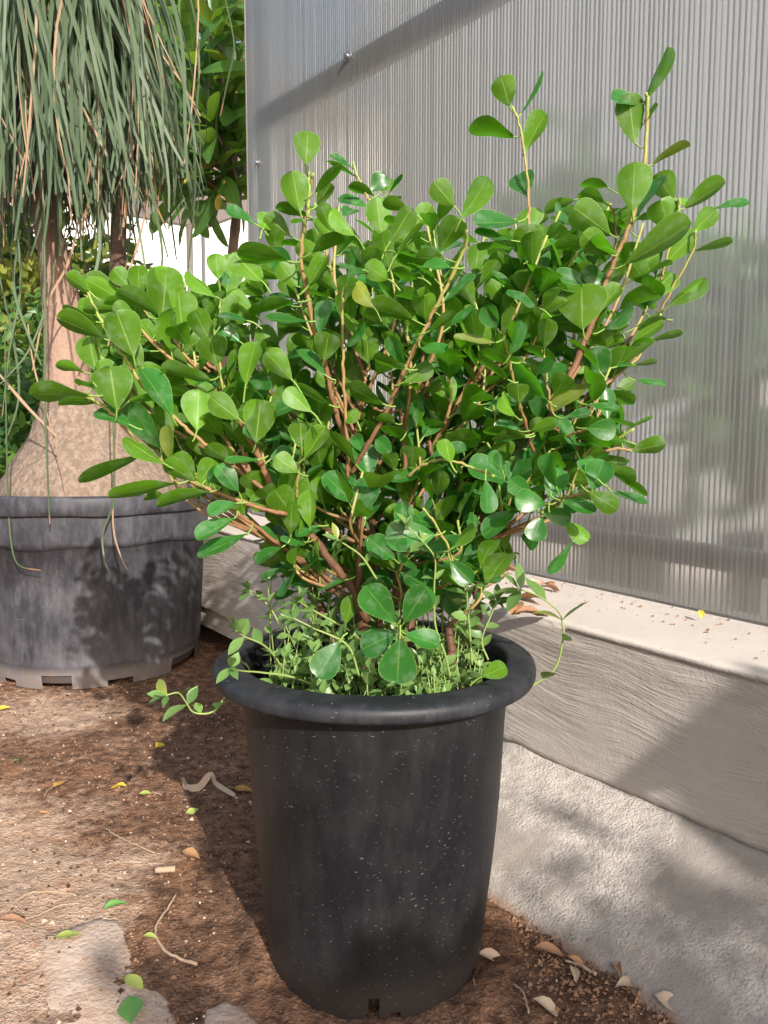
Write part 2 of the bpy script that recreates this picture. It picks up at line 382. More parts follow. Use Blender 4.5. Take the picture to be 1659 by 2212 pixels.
for px, py, r, k in [(480, 2020, .13, .35), (530, 1780, .14, .35), (300, 1560, .05, .4), (470, 1570, .12, .3), (200, 1800, .08, .25), (470, 2150, .15, .15), (1150, 2100, .22, .25), (550, 1420, .15, .3), (300, 2080, .05, .2), (410, 1990, .08, .25)]: lite -= k*blob(px, py, r)
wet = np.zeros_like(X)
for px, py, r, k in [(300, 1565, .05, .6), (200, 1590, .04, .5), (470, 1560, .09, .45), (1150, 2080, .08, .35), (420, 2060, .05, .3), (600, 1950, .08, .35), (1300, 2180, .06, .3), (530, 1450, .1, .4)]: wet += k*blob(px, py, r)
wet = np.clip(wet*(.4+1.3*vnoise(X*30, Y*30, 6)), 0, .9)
nx, ny = len(gx), len(gy)
idx = np.arange(nx*ny).reshape(ny, nx)
GF = np.stack([idx[:-1, :-1], idx[:-1, 1:], idx[1:, 1:], idx[1:, :-1]], -1).reshape(-1, 4)
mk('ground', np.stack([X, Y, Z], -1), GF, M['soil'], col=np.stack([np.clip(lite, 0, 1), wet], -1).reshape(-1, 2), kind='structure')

# half sunk flat stones at the lower left
def slab_stone(poly, z0, z1, name, label, mat='stone'):
    P = [at_z(*q) for q in poly]; P = [(p[0], p[1]) for p in P]
    n = 40; pts = []
    for i in range(len(P)):
        a, b = np.array(P[i]), np.array(P[(i+1) % len(P)])
        for k in range(9): pts.append(a+(b-a)*k/9)
    pts = np.array(pts); c = pts.mean(0)
    for i in range(len(pts)): pts[i] += .006*np.array([fbm(pts[i, 0]*60, pts[i, 1]*60, 2, 1), fbm(pts[i, 0]*60, pts[i, 1]*60, 2, 5)])*2
    V = []; rings = [(1.06, z0), (1., z1-.006), (.965, z1-.001), (.85, z1+.001), (.6, z1+.002), (.3, z1+.002), (.05, z1+.002)]
    for s, z in rings:
        q = c+(pts-c)*s
        V.append(np.column_stack([q, z+.006*np.array([fbm(a*25, b*25, 3, 9) for a, b in q])]))
    n = len(pts); k = len(rings)
    Fc = [[i*n+j, i*n+(j+1) % n, (i+1)*n+(j+1) % n, (i+1)*n+j] for i in range(k-1) for j in range(n)] + [[(k-1)*n+j for j in range(n)]]
    mk(name, np.vstack(V), Fc, M[mat], label=label, category='stone')
slab_stone([(70, 2040), (215, 1983), (258, 1992), (300, 2100), (365, 2170), (390, 2240), (120, 2260), (95, 2130)], -.03, .006, 'flat_stone', 'large pale flat stone sunk in the soil at the bottom left corner')
slab_stone([(440, 2190), (480, 2172), (530, 2180), (560, 2225), (510, 2250), (440, 2240)], -.02, .005, 'small_stone', 'small pale stone at the bottom edge beside the big flat stone')

# ------------------------------------------------------------------ low concrete wall, apron, ledge
PF, PP, PS = 1.07, 1.344, .82            # wall face, panel plane, soil edge (distance from the camera line)
def ztop(t): return .373 + .022*np.clip(t-.6, 0, None)
ts = np.arange(.1, 3.4, .008)
V = []; U = []; prof = []
rows = 46
for i in range(rows):
    s = i/(rows-1)
    T = ts; zc = .115
    z = zc-.05 + (ztop(T)-.012-(zc-.05))*s
    bulge = .006*fbm(T*3.2, s*2.2, 3, 31)*2 + .0035*fbm(T*12, s*40+6*fbm(T*3, s*3, 2, 3), 3, 37)
    s0 = .20+.016*fbm(T*7, T*0, 4, 77)*2
    s0 = s0+.02*fbm(T*45, T*0, 3, 79)
    lip = np.clip((s0-s)/.03, 0, 1)
    p = PF + .012*lip - .018*(1-s)**2 - bulge - .004*np.exp(-((s-.9)/.05)**2)*vnoise(T*9, s*6, 5)
    V.append(np.outer(T, WU)+np.outer(p, WN)+np.outer(z, [0, 0, 1])); U.append(np.column_stack([T, np.full_like(T, s*.25)]))
nf = rows
lr = [(.0, -.012), (.0015, -.005), (.006, -.0012), (.014, 0)] + [(q, .0) for q in np.linspace(.03, .36, 22)]
for q, dz in lr:
    T = ts; z = ztop(T)+dz+.004*fbm(T*5+3, np.full_like(T, q*9), 3, 41)*min(1, q/.02)
    p = PF+q+.004*fbm(T*8, np.full_like(T, q*5), 3, 43) - (.006*fbm(T*3.2, T*0+2.2, 3, 31)*2 if q < .004 else 0)
    V.append(np.outer(T, WU)+np.outer(p, WN)+np.outer(z, [0, 0, 1])); U.append(np.column_stack([T, np.full_like(T, .25+q)]))
V.append(np.outer(ts, WU)+np.outer(np.full_like(ts, PF+.362), WN)+np.outer(np.full_like(ts, -.05), [0, 0, 1])); U.append(np.column_stack([ts, ts*0]))
n = len(ts); k = len(V)
Fc = [[i*n+j+1, i*n+j, (i+1)*n+j, (i+1)*n+j+1] for i in range(k-1) for j in range(n-1)]
Fc += [[i*n for i in range(k)], [i*n+n-1 for i in range(k)][::-1]]
mi = [0 if i < nf+1 else 1 for i in range(k-1) for j in range(n-1)]+[0, 0]
mk('low_wall', np.vstack(V), Fc, [M['wface'], M['ledge']], uv=np.vstack(U), mi=mi, label='low grey concrete wall with brushed face and pale flat ledge under the translucent sheet', category='wall')
# apron sloping up to the wall
ta = np.arange(-.3, 2.6, .008); V = []; tone = []
qs = np.linspace(0, 1, 52)
for q in qs:
    p = PS-.05 + (PF+.03-(PS-.05))*q
    e = .03*fbm(ta*5, ta*0+3, 3, 51)
    fade = np.clip((1.9-ta)/.9, 0, 1)
    z = -.02 + (.155*q**.85)*fade - .04*(1-fade) + .010*fbm(ta*6, ta*0+q*3, 3, 53) + .004*fbm(ta*26, ta*0+q*9, 3, 55) + .0025*fbm(ta*70, ta*0+q*22, 2, 57)
    z = z + .004*np.exp(-((q-.86)/.02)**2)*vnoise(ta*6, ta*0, 3)
    V.append(np.outer(ta, WU)+np.outer(p+e*(1-q), WN)+np.outer(z, [0, 0, 1])); tone.append(np.clip(1-(z-.002)/.012-vnoise(ta*20, ta*0+q*8, 7)*.6, 0, .8))
n = len(ta); k = len(V)
Fc = [[i*n+j+1, i*n+j, (i+1)*n+j, (i+1)*n+j+1] for i in range(k-1) for j in range(n-1)]
mk('concrete_apron', np.vstack(V), Fc, M['apron'], col=np.concatenate(tone), kind='structure')

# ------------------------------------------------------------------ translucent twin wall sheet and its frame
def poly_mat(name, milk, rough):
    m = NM(name); v = m.coord()
    sm = m.noise(2.4, 4, .6, v); st = m.noise(1., 3, .6, m.coord((95, 95, .8)))
    k = m.math('ADD', m.math('MULTIPLY', st, .34), milk-.17)
    k = m.math('ADD', k, m.math('MULTIPLY', m.math('SUBTRACT', sm, .5), .25))
    d = m.n('BsdfDiffuse', {'Color': (.50, .49, .465)}); t = m.n('BsdfTranslucent', {'Color': (.77, .755, .725)})
    rf = m.n('BsdfRefraction', {'Color': (.95, .93, .89), 'Roughness': rough, 'IOR': 1.12})
    a = m.mixs(k, rf.outputs[0], m.mixs(.45, d.outputs[0], t.outputs[0]))
    g = m.n('BsdfGlossy', {'Color': (.9, .9, .9), 'Roughness': .22})
    fr = m.n('Fresnel', {'IOR': 1.5})
    return m.fin(m.mixs(m.math('MULTIPLY', fr.outputs[0], .9), a, g.outputs[0]))
M['poly'] = poly_mat('twin_wall_skin', .41, .36)
M['web'] = (lambda m: m.fin(m.mixs(.5, m.pr(m.mix(m.ramp(m.noise(1., 1, .5, m.coord((60, 60, .3))), [(.35, 0.), (.65, 1.)]), (.46, .455, .43), (.68, .67, .64)), .3, .5), m.n('BsdfTranslucent', {'Color': (.75, .76, .75)}).outputs[0])))(NM('twin_wall_web'))
M['edge'] = (lambda m: m.fin(m.mixs(.45, m.pr((.62, .55, .50), .4, .5), m.n('BsdfTranslucent', {'Color': (.7, .64, .6)}).outputs[0])))(NM('twin_wall_edge'))
TL = float(at_p(538, 500, PP) @ WU); TR = .25; PITCH = .0108
def zbot(t): return ztop(t)+.006
ZT = 2.75
sheet = thing('translucent_sheet', wall(TL, PP, .42), 'tall translucent fluted plastic sheet standing on the concrete ledge', 'plastic sheet')
tp = np.arange(TR, TL, PITCH/6)
ph = (tp/PITCH) % 1.0
off = -.00045*np.abs(np.sin(math.pi*ph))
zz = np.array([0., .35, .7, 1.])
V = np.vstack([np.outer(tp, WU)+np.outer(PP+off+.004*fbm(tp*1.3, tp*0+q*2, 2, 61), WN)+np.outer(zbot(tp)+(ZT-zbot(tp))*q, [0, 0, 1]) for q in zz])
n = len(tp); FcS = [[i*n+j+1, i*n+j, (i+1)*n+j, (i+1)*n+j+1] for i in range(3) for j in range(n-1)]
mk('skin', V, FcS, M['poly'], sheet)
b = MB()
for i, t in enumerate(np.arange(TR, TL, PITCH)):
    q = random.uniform(-.0014, .0014); t += random.uniform(-.0007, .0007)
    b.add([wall(t, PP+.0005, zbot(t)), wall(t+q, PP+.0085, zbot(t)), wall(t+q, PP+.0085, ZT), wall(t, PP+.0005, ZT)], [[0, 1, 2, 3]])
b.build('rib', M['web'], sheet, kind='stuff', smooth=False)
e0 = np.array([wall(TL+.0005, PP-.0015, zbot(TL)), wall(TL+.0005, PP+.010, zbot(TL)), wall(TL+.0005, PP+.010, ZT), wall(TL+.0005, PP-.0015, ZT)])
e1 = e0 + WU*.007
mk('edge_strip', np.vstack([e0, e1]), [[0,1,2,3],[7,6,5,4],[0,4,5,1],[1,5,6,2],[2,6,7,3],[3,7,4,0]], M['edge'], sheet, smooth=False)
def screw(px, py):
    c = at_p(px, py, PP-.001); V, Fc, U = [], [], []
    for r0, d0, r1, d1 in [(.015, 0, .015, -.003), (.015, -.003, .008, -.004), (.008, -.004, .008, -.012), (.008, -.012, .004, -.0125)]:
        b0 = len(V)
        for r, d in ((r0, d0), (r1, d1)):
            for k in range(12):
                a = 2*math.pi*k/12; V.append(c+WN*d+WU*(r*math.cos(a))+np.array([0, 0, r*math.sin(a)]))
        Fc += [[b0+k, b0+(k+1) % 12, b0+12+(k+1) % 12, b0+12+k] for k in range(12)]
    Fc.append([len(V)-12+k for k in range(12)])
    mk('screw', V, Fc, M['screw'], sheet)
screw(752, 122); screw(557, 352)
# frame behind the sheet
def bar(pa, pb, wd, dp, name, label, cat='metal bar', mat='metal'):
    pa, pb = np.array(pa), np.array(pb); a = nrm(pb-pa); n = WN; s = np.cross(a, n)
    V = []
    for c in (pa, pb):
        for x, y in ((-1, 0), (1, 0), (1, 1), (-1, 1)): V.append(c+s*(x*wd/2)+n*(y*dp))
    mk(name, V, [[0,1,2,3][::-1],[4,5,6,7],[0,1,5,4],[1,2,6,5],[2,3,7,6],[3,0,4,7]], M[mat], smooth=False, label=label, category=cat)
bar(at_p(560, 262, PP+.012), at_p(1120, -58, PP+.012), .075, .03, 'brace_bar', 'diagonal grey metal brace bar seen blurred behind the translucent sheet')
bar(wall(TL-.035, PP+.045, .38), wall(TL-.035, PP+.045, 2.75), .05, .04, 'frame_post', 'upright metal post behind the left edge of the translucent sheet', 'post')
bar(wall(.2, PP+.012, .47), wall(TL-.08, PP+.012, .52), .045, .03, 'bottom_rail', 'low metal rail behind the foot of the translucent sheet', 'rail')
# ------------------------------------------------------------------ main pot
PH = .40
pot = thing('plant_pot', (BX, BY, 0), 'tall black plastic plant pot with a wide round rim holding the leafy green shrub', 'plant pot')
SEG = 144
ang = lambda deg: int(round(deg/360*SEG)) % SEG
nt1 = set(range(ang(266), ang(273))) | set(range(ang(277), ang(282)))
notch = {0: nt1 | set(range(ang(214), ang(219))) | set(range(ang(30), ang(36))) | set(range(ang(330), ang(336))), 1: set(range(ang(267), ang(272)))}
out = [(.146, .001), (.147, .008), (.148, .014), (.150, .035)]+[(.150+.0265*s, .035+.335*s) for s in np.linspace(.08, 1, 16)]+[(.1775, .402)]
def potwob(i, q):
    z = out[i][1]/.37
    return (.0018*math.sin(2*q+1)*z+.0012*math.sin(3*q+z*4)+.0012*math.sin(5*q-7*z), 0)
V, Fc = lathe(out, SEG, (BX, BY, 0), skip=lambda i, k: i < 3 and k in notch.get(0 if i < 2 else 1, ()), wob=potwob)
inn = [(.170, .402), (.160, .30), (.142, .02), (.05, .018), (.001, .018)]
V2, F2 = lathe(inn, SEG, (BX, BY, 0))
b = MB(); b.add(V, Fc); b.add(V2, F2); b.build('body', M['pot'], pot)
rim = [(.1775, .400), (.200, .401), (.2085, .3985), (.2105, .396), (.2125, .3965), (.2137, .4000), (.2136, .4060), (.2122, .4110), (.2090, .4140), (.2040, .4158), (.195, .4172), (.185, .4182), (.1785, .4180), (.1755, .4160), (.1745, .411), (.1738, .385), (.168, .34)]
V, Fc = lathe(rim, SEG, (BX, BY, 0), wob=lambda i, q: (.0022*math.sin(2*q+.6)+.0009*math.sin(5*q), .0018*math.sin(2*q-.5)))
mk('rim', V, Fc, M['potrim'], pot)
n = 60; g = np.linspace(-.17, .17, n); PX, PY = np.meshgrid(g, g)
PZ = .345+.014*fbm(PX*25+4, PY*25, 4, 71)*2+.02*np.exp(-((PX**2+PY**2)/.08**2))
ix = np.arange(n*n).reshape(n, n); FcP = [f for f in np.stack([ix[:-1, :-1], ix[:-1, 1:], ix[1:, 1:], ix[1:, :-1]], -1).reshape(-1, 4).tolist()
       if all(math.hypot(PX.flat[i], PY.flat[i]) < .168 for i in f)]
mk('potting_soil', np.stack([PX+BX, PY+BY, PZ], -1), FcP, M['compost'], kind='stuff')

# ------------------------------------------------------------------ the shrub: stems and leaves read off as image tracks, each given its own depth
REG = {'A': (1700, 100, 1659/1324), 'B': (900, 0, 1659/1100), 'C': (1100, 800, 1659/1100), 'D': (100, 1000, 1659/1200), 'E': (1800, 1000, 1659/1224), 'G': (750, 2000, 1659/1600)}
KS = 1659/3024
def dpx(rg, x, y): ox, oy, s = REG[rg]; return (ox+x/s)*KS, (oy+y/s)*KS
STEMS = [  # region, base radius mm, tip radius mm, start depth, end depth, woody at base, woody at tip, track
 ('E', 7.5, 5, .99, .97, 0., .35, '0,1550 180,1350 300,1190 410,1040 500,860 600,650 700,410 745,310'),
 ('A', 5, 2.3, .97, .93, .3, 1., '790,1440 845,1310 915,1130 985,960 1045,680 1065,400 1058,340'),
 ('A', 3, 1.8, 1.0, .98, .4, 1., '472,1300 475,1230 478,1000 478,850 465,690 435,500 395,395'),
 ('A', 2.6, 1.8, 1.05, 1.0, .6, 1., '1085,1500 1120,1430 1200,1270 1290,1115 1300,1010'),
 ('A', 2.4, 1.8, 1.02, 1.0, .7, 1., '1130,1260 1150,1180 1210,970 1225,850'),
 ('A', 2.2, 1.8, .98, .97, .3, .7, '910,1145 905,960 880,885'),
 ('C', 5.5, 2.2, .97, .86, .15, .95, '415,1659 410,1480 345,1270 300,1090 270,940 215,790 165,550 130,330 150,100 180,-70 200,-170'),
 ('B', 2.2, 1.7, .86, .86, .95, 1., '465,1290 480,1150 475,1040 460,975'),
 ('B', 2.2, 1.6, 1.02, 1.04, .6, 1., '870,1300 830,1180 760,1040 740,960'),
 ('C', 3.2, 2, .95, .90, .4, .95, '410,1640 400,1400 385,1100 375,850 372,650 380,490'),
 ('C', 4.5, 2.3, .96, .84, .2, 1., '420,1620 520,1440 640,1230 720,1040 820,830 960,560 1095,280 1108,150'),
 ('C', 4.5, 2.5, .96, .95, .1, .4, '748,1640 738,1400 722,1225'), ('C', 3.2, 2.5, .97, .97, .25, .4, '720,1230 780,1190 840,1090 848,880'),
 ('C', 2.5, 2.2, .95, .93, .3, .3, '720,1235 640,1240 560,1220'),
 ('C', 4, 2.5, 1.0, 1.0, .1, .5, '870,1520 1010,1290 1120,1100 1195,990'), ('C', 4, 3, .98, 1., .1, .3, '912,1510 880,1390 842,1160'),
 ('C', 3.2, 2, .95, .86, .3, .9, '1510,1480 1455,1290 1420,1170 1370,960 1328,785'),
 ('C', 3.2, 2.2, .98, .97, .3, .8, '440,1500 480,1220 520,990 545,860'),
 ('C', 2.6, 1.8, .9, .84, .8, .9, '760,1630 860,1550 1020,1530 1200,1590 1280,1625'),
 ('C', 2.6, 1.8, .92, .9, .5, .9, '1620,1250 1590,1080 1570,875'),
 ('D', 8.5, 4, .985, .90, .0, .45, '1859,2000 1760,1800 1650,1659 1560,1540 1430,1420 1370,1340 1300,1180 1250,1060 1170,905'),
 ('D', 4.2, 2, .93, .84, .35, .95, '1415,1415 1300,1390 1180,1350 920,1245 720,1120 600,1010 500,890 400,815 330,770'),
 ('D', 3.8, 1.9, .93, .88, .35, 1., '1320,1300 1130,1160 960,1020 820,900 620,690 560,590 440,420 340,200'),
 ('D', 3, 1.9, 1.0, .98, .45, .95, '1050,640 870,510 680,350 560,180'), ('D', 2.4, 1.8, .99, .97, .6, .9, '1010,640 850,550 640,445'),
 ('D', 4.6, 2.6, .97, .88, .1, .5, '1700,1860 1480,1659 1300,1520 1150,1405'),
 ('D', 2.4, 1.8, .95, .93, .7, .95, '1100,800 1085,755 1040,590'), ('D', 2.2, 1.7, 1.04, 1.03, .8, 1., '1065,420 1060,310 1058,150'),
 ('D', 2.4, 1.8, .93, .9, .7, .9, '1475,1330 1485,1190 1505,1050'),
 ('E', 4, 2, 1.0, 1.02, .2, .95, '330,1190 520,960 700,790 800,690 980,530 1090,320'), ('E', 3, 2.2, 1.03, 1.05, .4, .6, '815,690 890,610 970,540'),
 ('E', 3, 2, .98, .96, .3, .6, '630,1090 690,870 760,740'), ('E', 3.4, 2, .95, .86, .4, .9, '330,1260 470,1335 560,1305 720,1258 820,1175'),
 ('E', 3, 2, 1., 1.02, .3, .7, '600,1150 720,1080 850,1040 930,1050'), ('E', 2.6, 1.8, .97, .93, .4, .8, '520,1000 620,960 700,930'),
 ('G', 4.5, 2.5, .97, .92, .1, .5, '620,330 480,230 350,150 230,90'), ('G', 6, 4, 1.0, .98, 0., .1, '830,400 845,250 870,100 880,0'),
 ('G', 7, 5, .99, .97, 0., .1, '660,420 690,250 690,60 720,-60'), ('G', 9, 6, 1.03, 1.0, 0., 0., '770,480 760,260 740,60 735,-120'),
 ('G', 9, 5, 1.0, 1.0, .0, .1, '1165,560 1172,430 1170,280 1225,130'), ('G', 6, 4, 1.04, 1.06, 0., .1, '800,420 930,240 1030,60 1090,-80'),
 ('G', 2.5, 1.8, .9, .86, .7, .9, '1075,260 1055,170 1000,70 950,0'), ('G', 8, 7, .93, .94, 0., 0., '1066,640 1062,560 1055,480'),
 ('G', 2.6, 2, .9, .86, .7, .9, '900,620 860,520 850,490'),
]
# region; base x y, tip x y, width, side (u underside, t top), layer (0 front .. 2 back)
LV = '''A
1058 362 1145 145 85 u 1;1005 588 945 368 125 u 1;1025 385 878 362 50 t 1;1040 485 1088 437 26 t 1;1085 690 1252 605 58 u 1;990 920 985 698 165 u 0;1005 952 1125 755 62 t 1;1195 865 1095 748 125 u 1;1240 905 1428 797 100 u 1;1385 905 1550 880 32 t 1;1292 1018 1385 922 95 u 1;1175 1008 1115 872 150 u 1;945 1185 1260 1025 110 u 0;1155 1178 1275 1030 110 u 1;1290 1115 1468 1088 36 u 1;880 1030 682 912 150 u 0;885 1135 735 1040 112 u 0;430 970 200 1002 85 t 0;395 1062 200 1048 34 t 0;467 838 440 718 130 t 1;385 402 328 300 118 u 1;408 553 182 520 70 u 1;460 625 540 450 95 u 1;437 440 563 265 24 t 1;497 1140 622 932 90 u 0;480 1190 472 998 150 u 1;485 1012 490 885 130 u 2;470 1340 470 1232 150 u 0;745 1500 725 1290 240 u 0;800 1300 580 1272 110 t 1;860 1275 740 1215 80 t 1;528 1395 358 1335 58 t 0;322 1495 240 1420 90 t 0;385 1395 282 1255 120 u 1;560 1390 590 1324 72 u 0;1075 1345 1205 1205 125 u 0;1168 1383 1332 1265 85 u 0;1065 1280 970 1170 110 u 1;1040 1402 1040 1310 112 t 0;1160 1450 1000 1476 50 u 0;1060 1080 970 1090 60 u 2;590 1168 670 1050 82 u 1;870 800 728 792 62 u 1;850 872 722 832 75 u 1;705 862 558 890 70 u 2;1215 890 1272 815 70 u 2;850 1500 1000 1370 55 t 0;700 1440 600 1390 80 u 1;1100 1400 1020 1350 90 u 1
B
460 980 475 800 155 u 0;425 1265 385 1042 165 u 0;512 1145 675 1013 80 u 0;525 1225 612 1115 90 u 1;205 1360 225 1228 130 u 0;365 1400 220 1298 120 u 0;158 1332 5 1262 52 t 0;480 1287 285 1255 70 u 1;755 1048 585 983 36 u 1;735 998 600 960 45 t 1;840 1140 930 1020 110 t 1;905 1140 975 1018 72 u 1;815 1225 655 1150 66 t 1;870 1170 718 1115 52 u 1;950 1150 1022 1055 22 t 1;910 1410 880 1190 150 u 0;1068 1250 918 1202 85 u 0;960 1437 1090 1258 120 u 0;1085 1365 1205 1235 110 u 1;610 1420 560 1278 140 u 1;750 1400 620 1300 90 u 0;490 1505 680 1400 80 u 0;1340 1225 1215 1098 135 u 0;1380 1300 1550 1098 120 u 0;925 1190 1012 1155 60 u 1;1250 1310 1300 1250 80 u 1
C
175 490 285 332 100 u 0;345 522 200 425 92 u 1;628 290 490 282 100 u 0;650 455 515 352 120 u 0;828 445 685 382 72 u 0;985 330 800 350 110 u 1;1025 385 855 350 70 t 0;695 310 830 125 40 u 0;795 690 518 622 120 u 0;560 620 460 520 100 u 0;235 775 290 592 100 t 0;395 490 442 278 36 t 0;490 398 380 436 50 t 0;890 760 1048 660 72 u 0;870 700 850 570 140 u 1;975 590 1150 430 46 t 0;1285 738 1192 650 100 t 0;1330 790 1387 645 70 u 0;1290 830 1030 815 56 t 0;1370 905 1447 716 75 t 0;1570 865 1570 716 112 u 0;1375 945 1175 880 78 u 0;1360 1050 1143 935 62 u 0;1600 1180 1385 950 92 t 0;1425 1190 1400 1083 122 u 0;1400 1265 1288 1155 82 u 0;1010 1230 952 1033 160 u 0;905 1345 850 1172 90 u 0;760 1355 832 1168 85 t 0;735 1065 903 968 100 u 0;750 985 555 915 72 u 0;835 860 982 885 72 t 0;745 965 668 788 82 t 0;530 950 520 822 150 u 0;265 937 300 788 150 u 0;540 815 393 665 62 u 0;270 1020 93 868 82 t 0;620 1195 408 1083 82 u 0;190 1240 45 1108 90 u 0;300 1200 93 1098 46 u 0;465 1300 395 1222 105 u 0;690 1310 588 1275 60 u 0;1015 1540 990 1403 95 u 0;690 1582 640 1487 95 u 0;1465 1390 1205 1370 66 u 0;670 1500 578 1408 90 t 1;385 860 508 690 62 t 1;1040 1330 1195 1192 62 u 1;1110 790 1135 612 100 u 1;1040 752 1020 600 120 u 1;820 1110 770 1085 50 u 0;1440 1340 1275 1330 70 t 1;600 780 690 690 90 u 2;1400 680 1330 610 90 u 1;500 1480 440 1370 80 t 1;1530 1010 1600 960 80 t 1;950 850 1060 780 90 u 2;1180 900 1260 790 90 u 2
D
350 205 222 103 85 u 0;535 258 345 140 130 u 0;570 185 490 93 100 u 0;620 235 640 86 105 u 0;745 365 790 88 195 u 0;862 470 845 210 170 u 0;1040 235 880 118 82 u 0;1050 138 1045 8 105 u 0;1055 165 1080 92 80 t 1;590 560 515 325 195 u 0;390 372 185 300 68 u 0;435 465 197 357 88 u 0;385 640 360 455 165 u 1;322 645 192 618 46 u 0;370 700 250 688 46 u 0;498 848 480 622 215 u 0;390 702 430 608 90 t 1;350 770 55 775 85 u 0;400 815 200 805 52 u 1;560 800 652 775 62 u 1;800 885 660 633 140 t 0;935 960 930 728 175 u 0;1010 690 745 655 92 u 0;1045 610 1020 466 165 u 0;950 585 935 485 90 t 1;1200 710 1250 488 115 u 0;1130 765 1252 552 60 t 0;1165 900 1015 788 130 u 0;1255 1030 1290 798 175 u 0;570 930 368 855 85 t 0;755 1140 545 1020 95 u 0;740 1060 578 828 130 t 1;790 1130 770 940 76 t 0;630 1098 325 1248 78 u 0;930 1238 760 1140 90 u 0;840 1250 480 1308 68 u 0;1010 1295 728 1345 70 u 0;760 1320 688 1335 45 u 1;1115 1125 1013 1058 85 u 0;1265 1120 1093 1142 42 t 0;1150 1355 1003 1415 76 t 0;1140 1440 945 1555 86 t 0;1210 1525 950 1640 86 t 0;1165 1300 1058 1150 95 t 0;940 1260 1042 1122 120 u 1;1485 1190 1365 1103 110 u 0;1505 1050 1500 913 130 u 0;1520 1110 1640 948 112 u 0;1450 685 1313 543 120 u 0;1240 322 1118 228 100 u 1;1490 262 1212 290 82 u 0;1550 370 1306 380 42 t 0;1210 365 1056 328 46 t 0;1430 40 1165 15 92 u 0;1285 147 1120 -22 140 u 0;1480 180 1388 60 112 u 1;1535 180 1642 8 95 u 0;1550 1490 1560 1288 110 u 0;1600 1480 1468 1520 50 t 0;1520 1570 1406 1555 46 t 0;1400 1595 1250 1660 56 t 0;1170 480 1050 390 90 t 1;575 270 455 268 46 u 0;675 345 580 308 62 u 0;1220 800 1322 668 110 t 1;1555 860 1423 738 92 u 0;1010 800 980 660 100 t 1;700 470 640 380 90 u 1;1290 200 1230 90 100 u 1;980 1230 1090 1180 90 t 1;1330 1120 1440 1060 70 t 1;1310 1300 1380 1200 80 t 1;640 620 560 480 110 u 1;760 740 660 650 90 u 2;1280 1020 1210 1000 60 t 1;640 240 690 190 60 u 1;850 540 960 470 90 u 1
E
790 590 546 555 66 t 0;770 677 720 503 145 t 0;735 683 493 812 82 t 0;520 760 550 670 120 u 0;945 395 1102 345 62 u 0;935 470 1087 373 92 u 0;1025 470 1187 424 32 u 1;845 612 1027 480 46 u 0;945 592 1082 565 26 u 1;840 745 952 680 82 u 1;945 676 1102 706 30 t 1;690 805 852 838 42 t 0;560 880 702 850 42 t 0;690 930 840 945 110 t 0;388 945 527 900 62 u 0;370 970 186 980 72 u 0;930 1052 1097 1018 92 u 1;910 1000 763 1022 72 u 1;890 945 1032 872 22 u 1;528 1243 458 1074 76 t 0;752 1205 688 1088 92 t 0;720 1260 772 1103 150 t 0;490 1315 560 1133 130 t 0;400 1290 278 1213 100 t 0;470 1335 305 1308 120 t 0;460 1385 600 1412 96 t 0;545 1315 727 1382 62 t 0;700 1270 838 1362 112 u 0;820 1172 1005 1276 36 u 1;825 1268 992 1344 52 t 1;320 1370 143 1507 112 t 0;450 1400 398 1532 115 t 0;575 1420 688 1527 82 u 1;620 1530 488 1700 46 t 0;150 1205 170 1380 82 t 0;160 1555 38 1652 82 t 0;100 1450 58 1620 72 t 0;115 1342 48 1248 92 t 0;440 1482 380 1557 100 t 1;800 1150 942 1192 82 u 1;740 1100 892 1106 52 u 1;505 1095 662 1090 36 t 0;800 950 815 858 60 t 1;850 562 902 488 66 u 1;755 310 852 173 82 u 0;450 900 420 698 100 t 1;430 690 580 620 90 t 1;590 870 620 760 80 t 1;700 1180 640 1080 90 t 1;610 1270 600 1390 90 t 1;860 1110 930 1130 60 u 2;240 1150 150 1080 70 t 1;590 1010 490 980 70 u 1;380 1140 330 1050 70 t 1;740 880 860 760 60 u 2;250 1290 210 1200 70 t 1;640 640 740 560 90 u 2;760 480 830 390 80 u 2
G
1000 112 800 118 130 t 0;833 470 715 313 118 t 0;872 468 965 313 112 t 0;633 477 670 348 75 u 0;855 530 845 720 155 t 0;842 508 698 585 112 t 1;875 515 1012 552 86 t 0;610 545 520 682 115 t 0;1060 215 1142 302 80 t 0;1020 330 1112 422 100 t 1;1075 160 1162 73 60 u 0;1190 690 1282 638 72 u 0;800 490 675 478 80 t 1;930 170 1050 235 80 t 1;465 150 382 130 36 t 0;630 295 517 332 42 t 0;430 340 345 360 40 t 1;400 300 450 240 60 t 1;560 250 500 235 60 t 1;760 70 715 10 100 t 1;700 200 780 130 90 t 1;960 240 870 290 90 t 1;1130 190 1180 110 90 t 1'''
shrub = thing('ficus_shrub', (BX, BY, .345), 'bushy shrub with glossy rounded green leaves growing in the tall black pot', 'shrub')
PTS = []                                             # (px, py, depth) samples of stems for attaching leaves
def proj(P):
    d = P-CAMP; z = d@FW; return CX+F*(d@RT)/z, CY-F*(d@UP)/z
def stem_obj(P, r0, r1, k0, k1, sides=7):
    n = len(P); s = np.linspace(0, 1, n)
    rad = (r0+(r1-r0)*s); node = (np.arange(n) % 5 == 2)
    rad = rad*(1+.22*node)
    V, Fc, U = tube(P, rad, sides)
    tone = np.repeat(k0+(k1-k0)*s-.12*node, sides)
    return mk('stem', V, Fc, M['stem'], shrub, uv=U, col=tone)
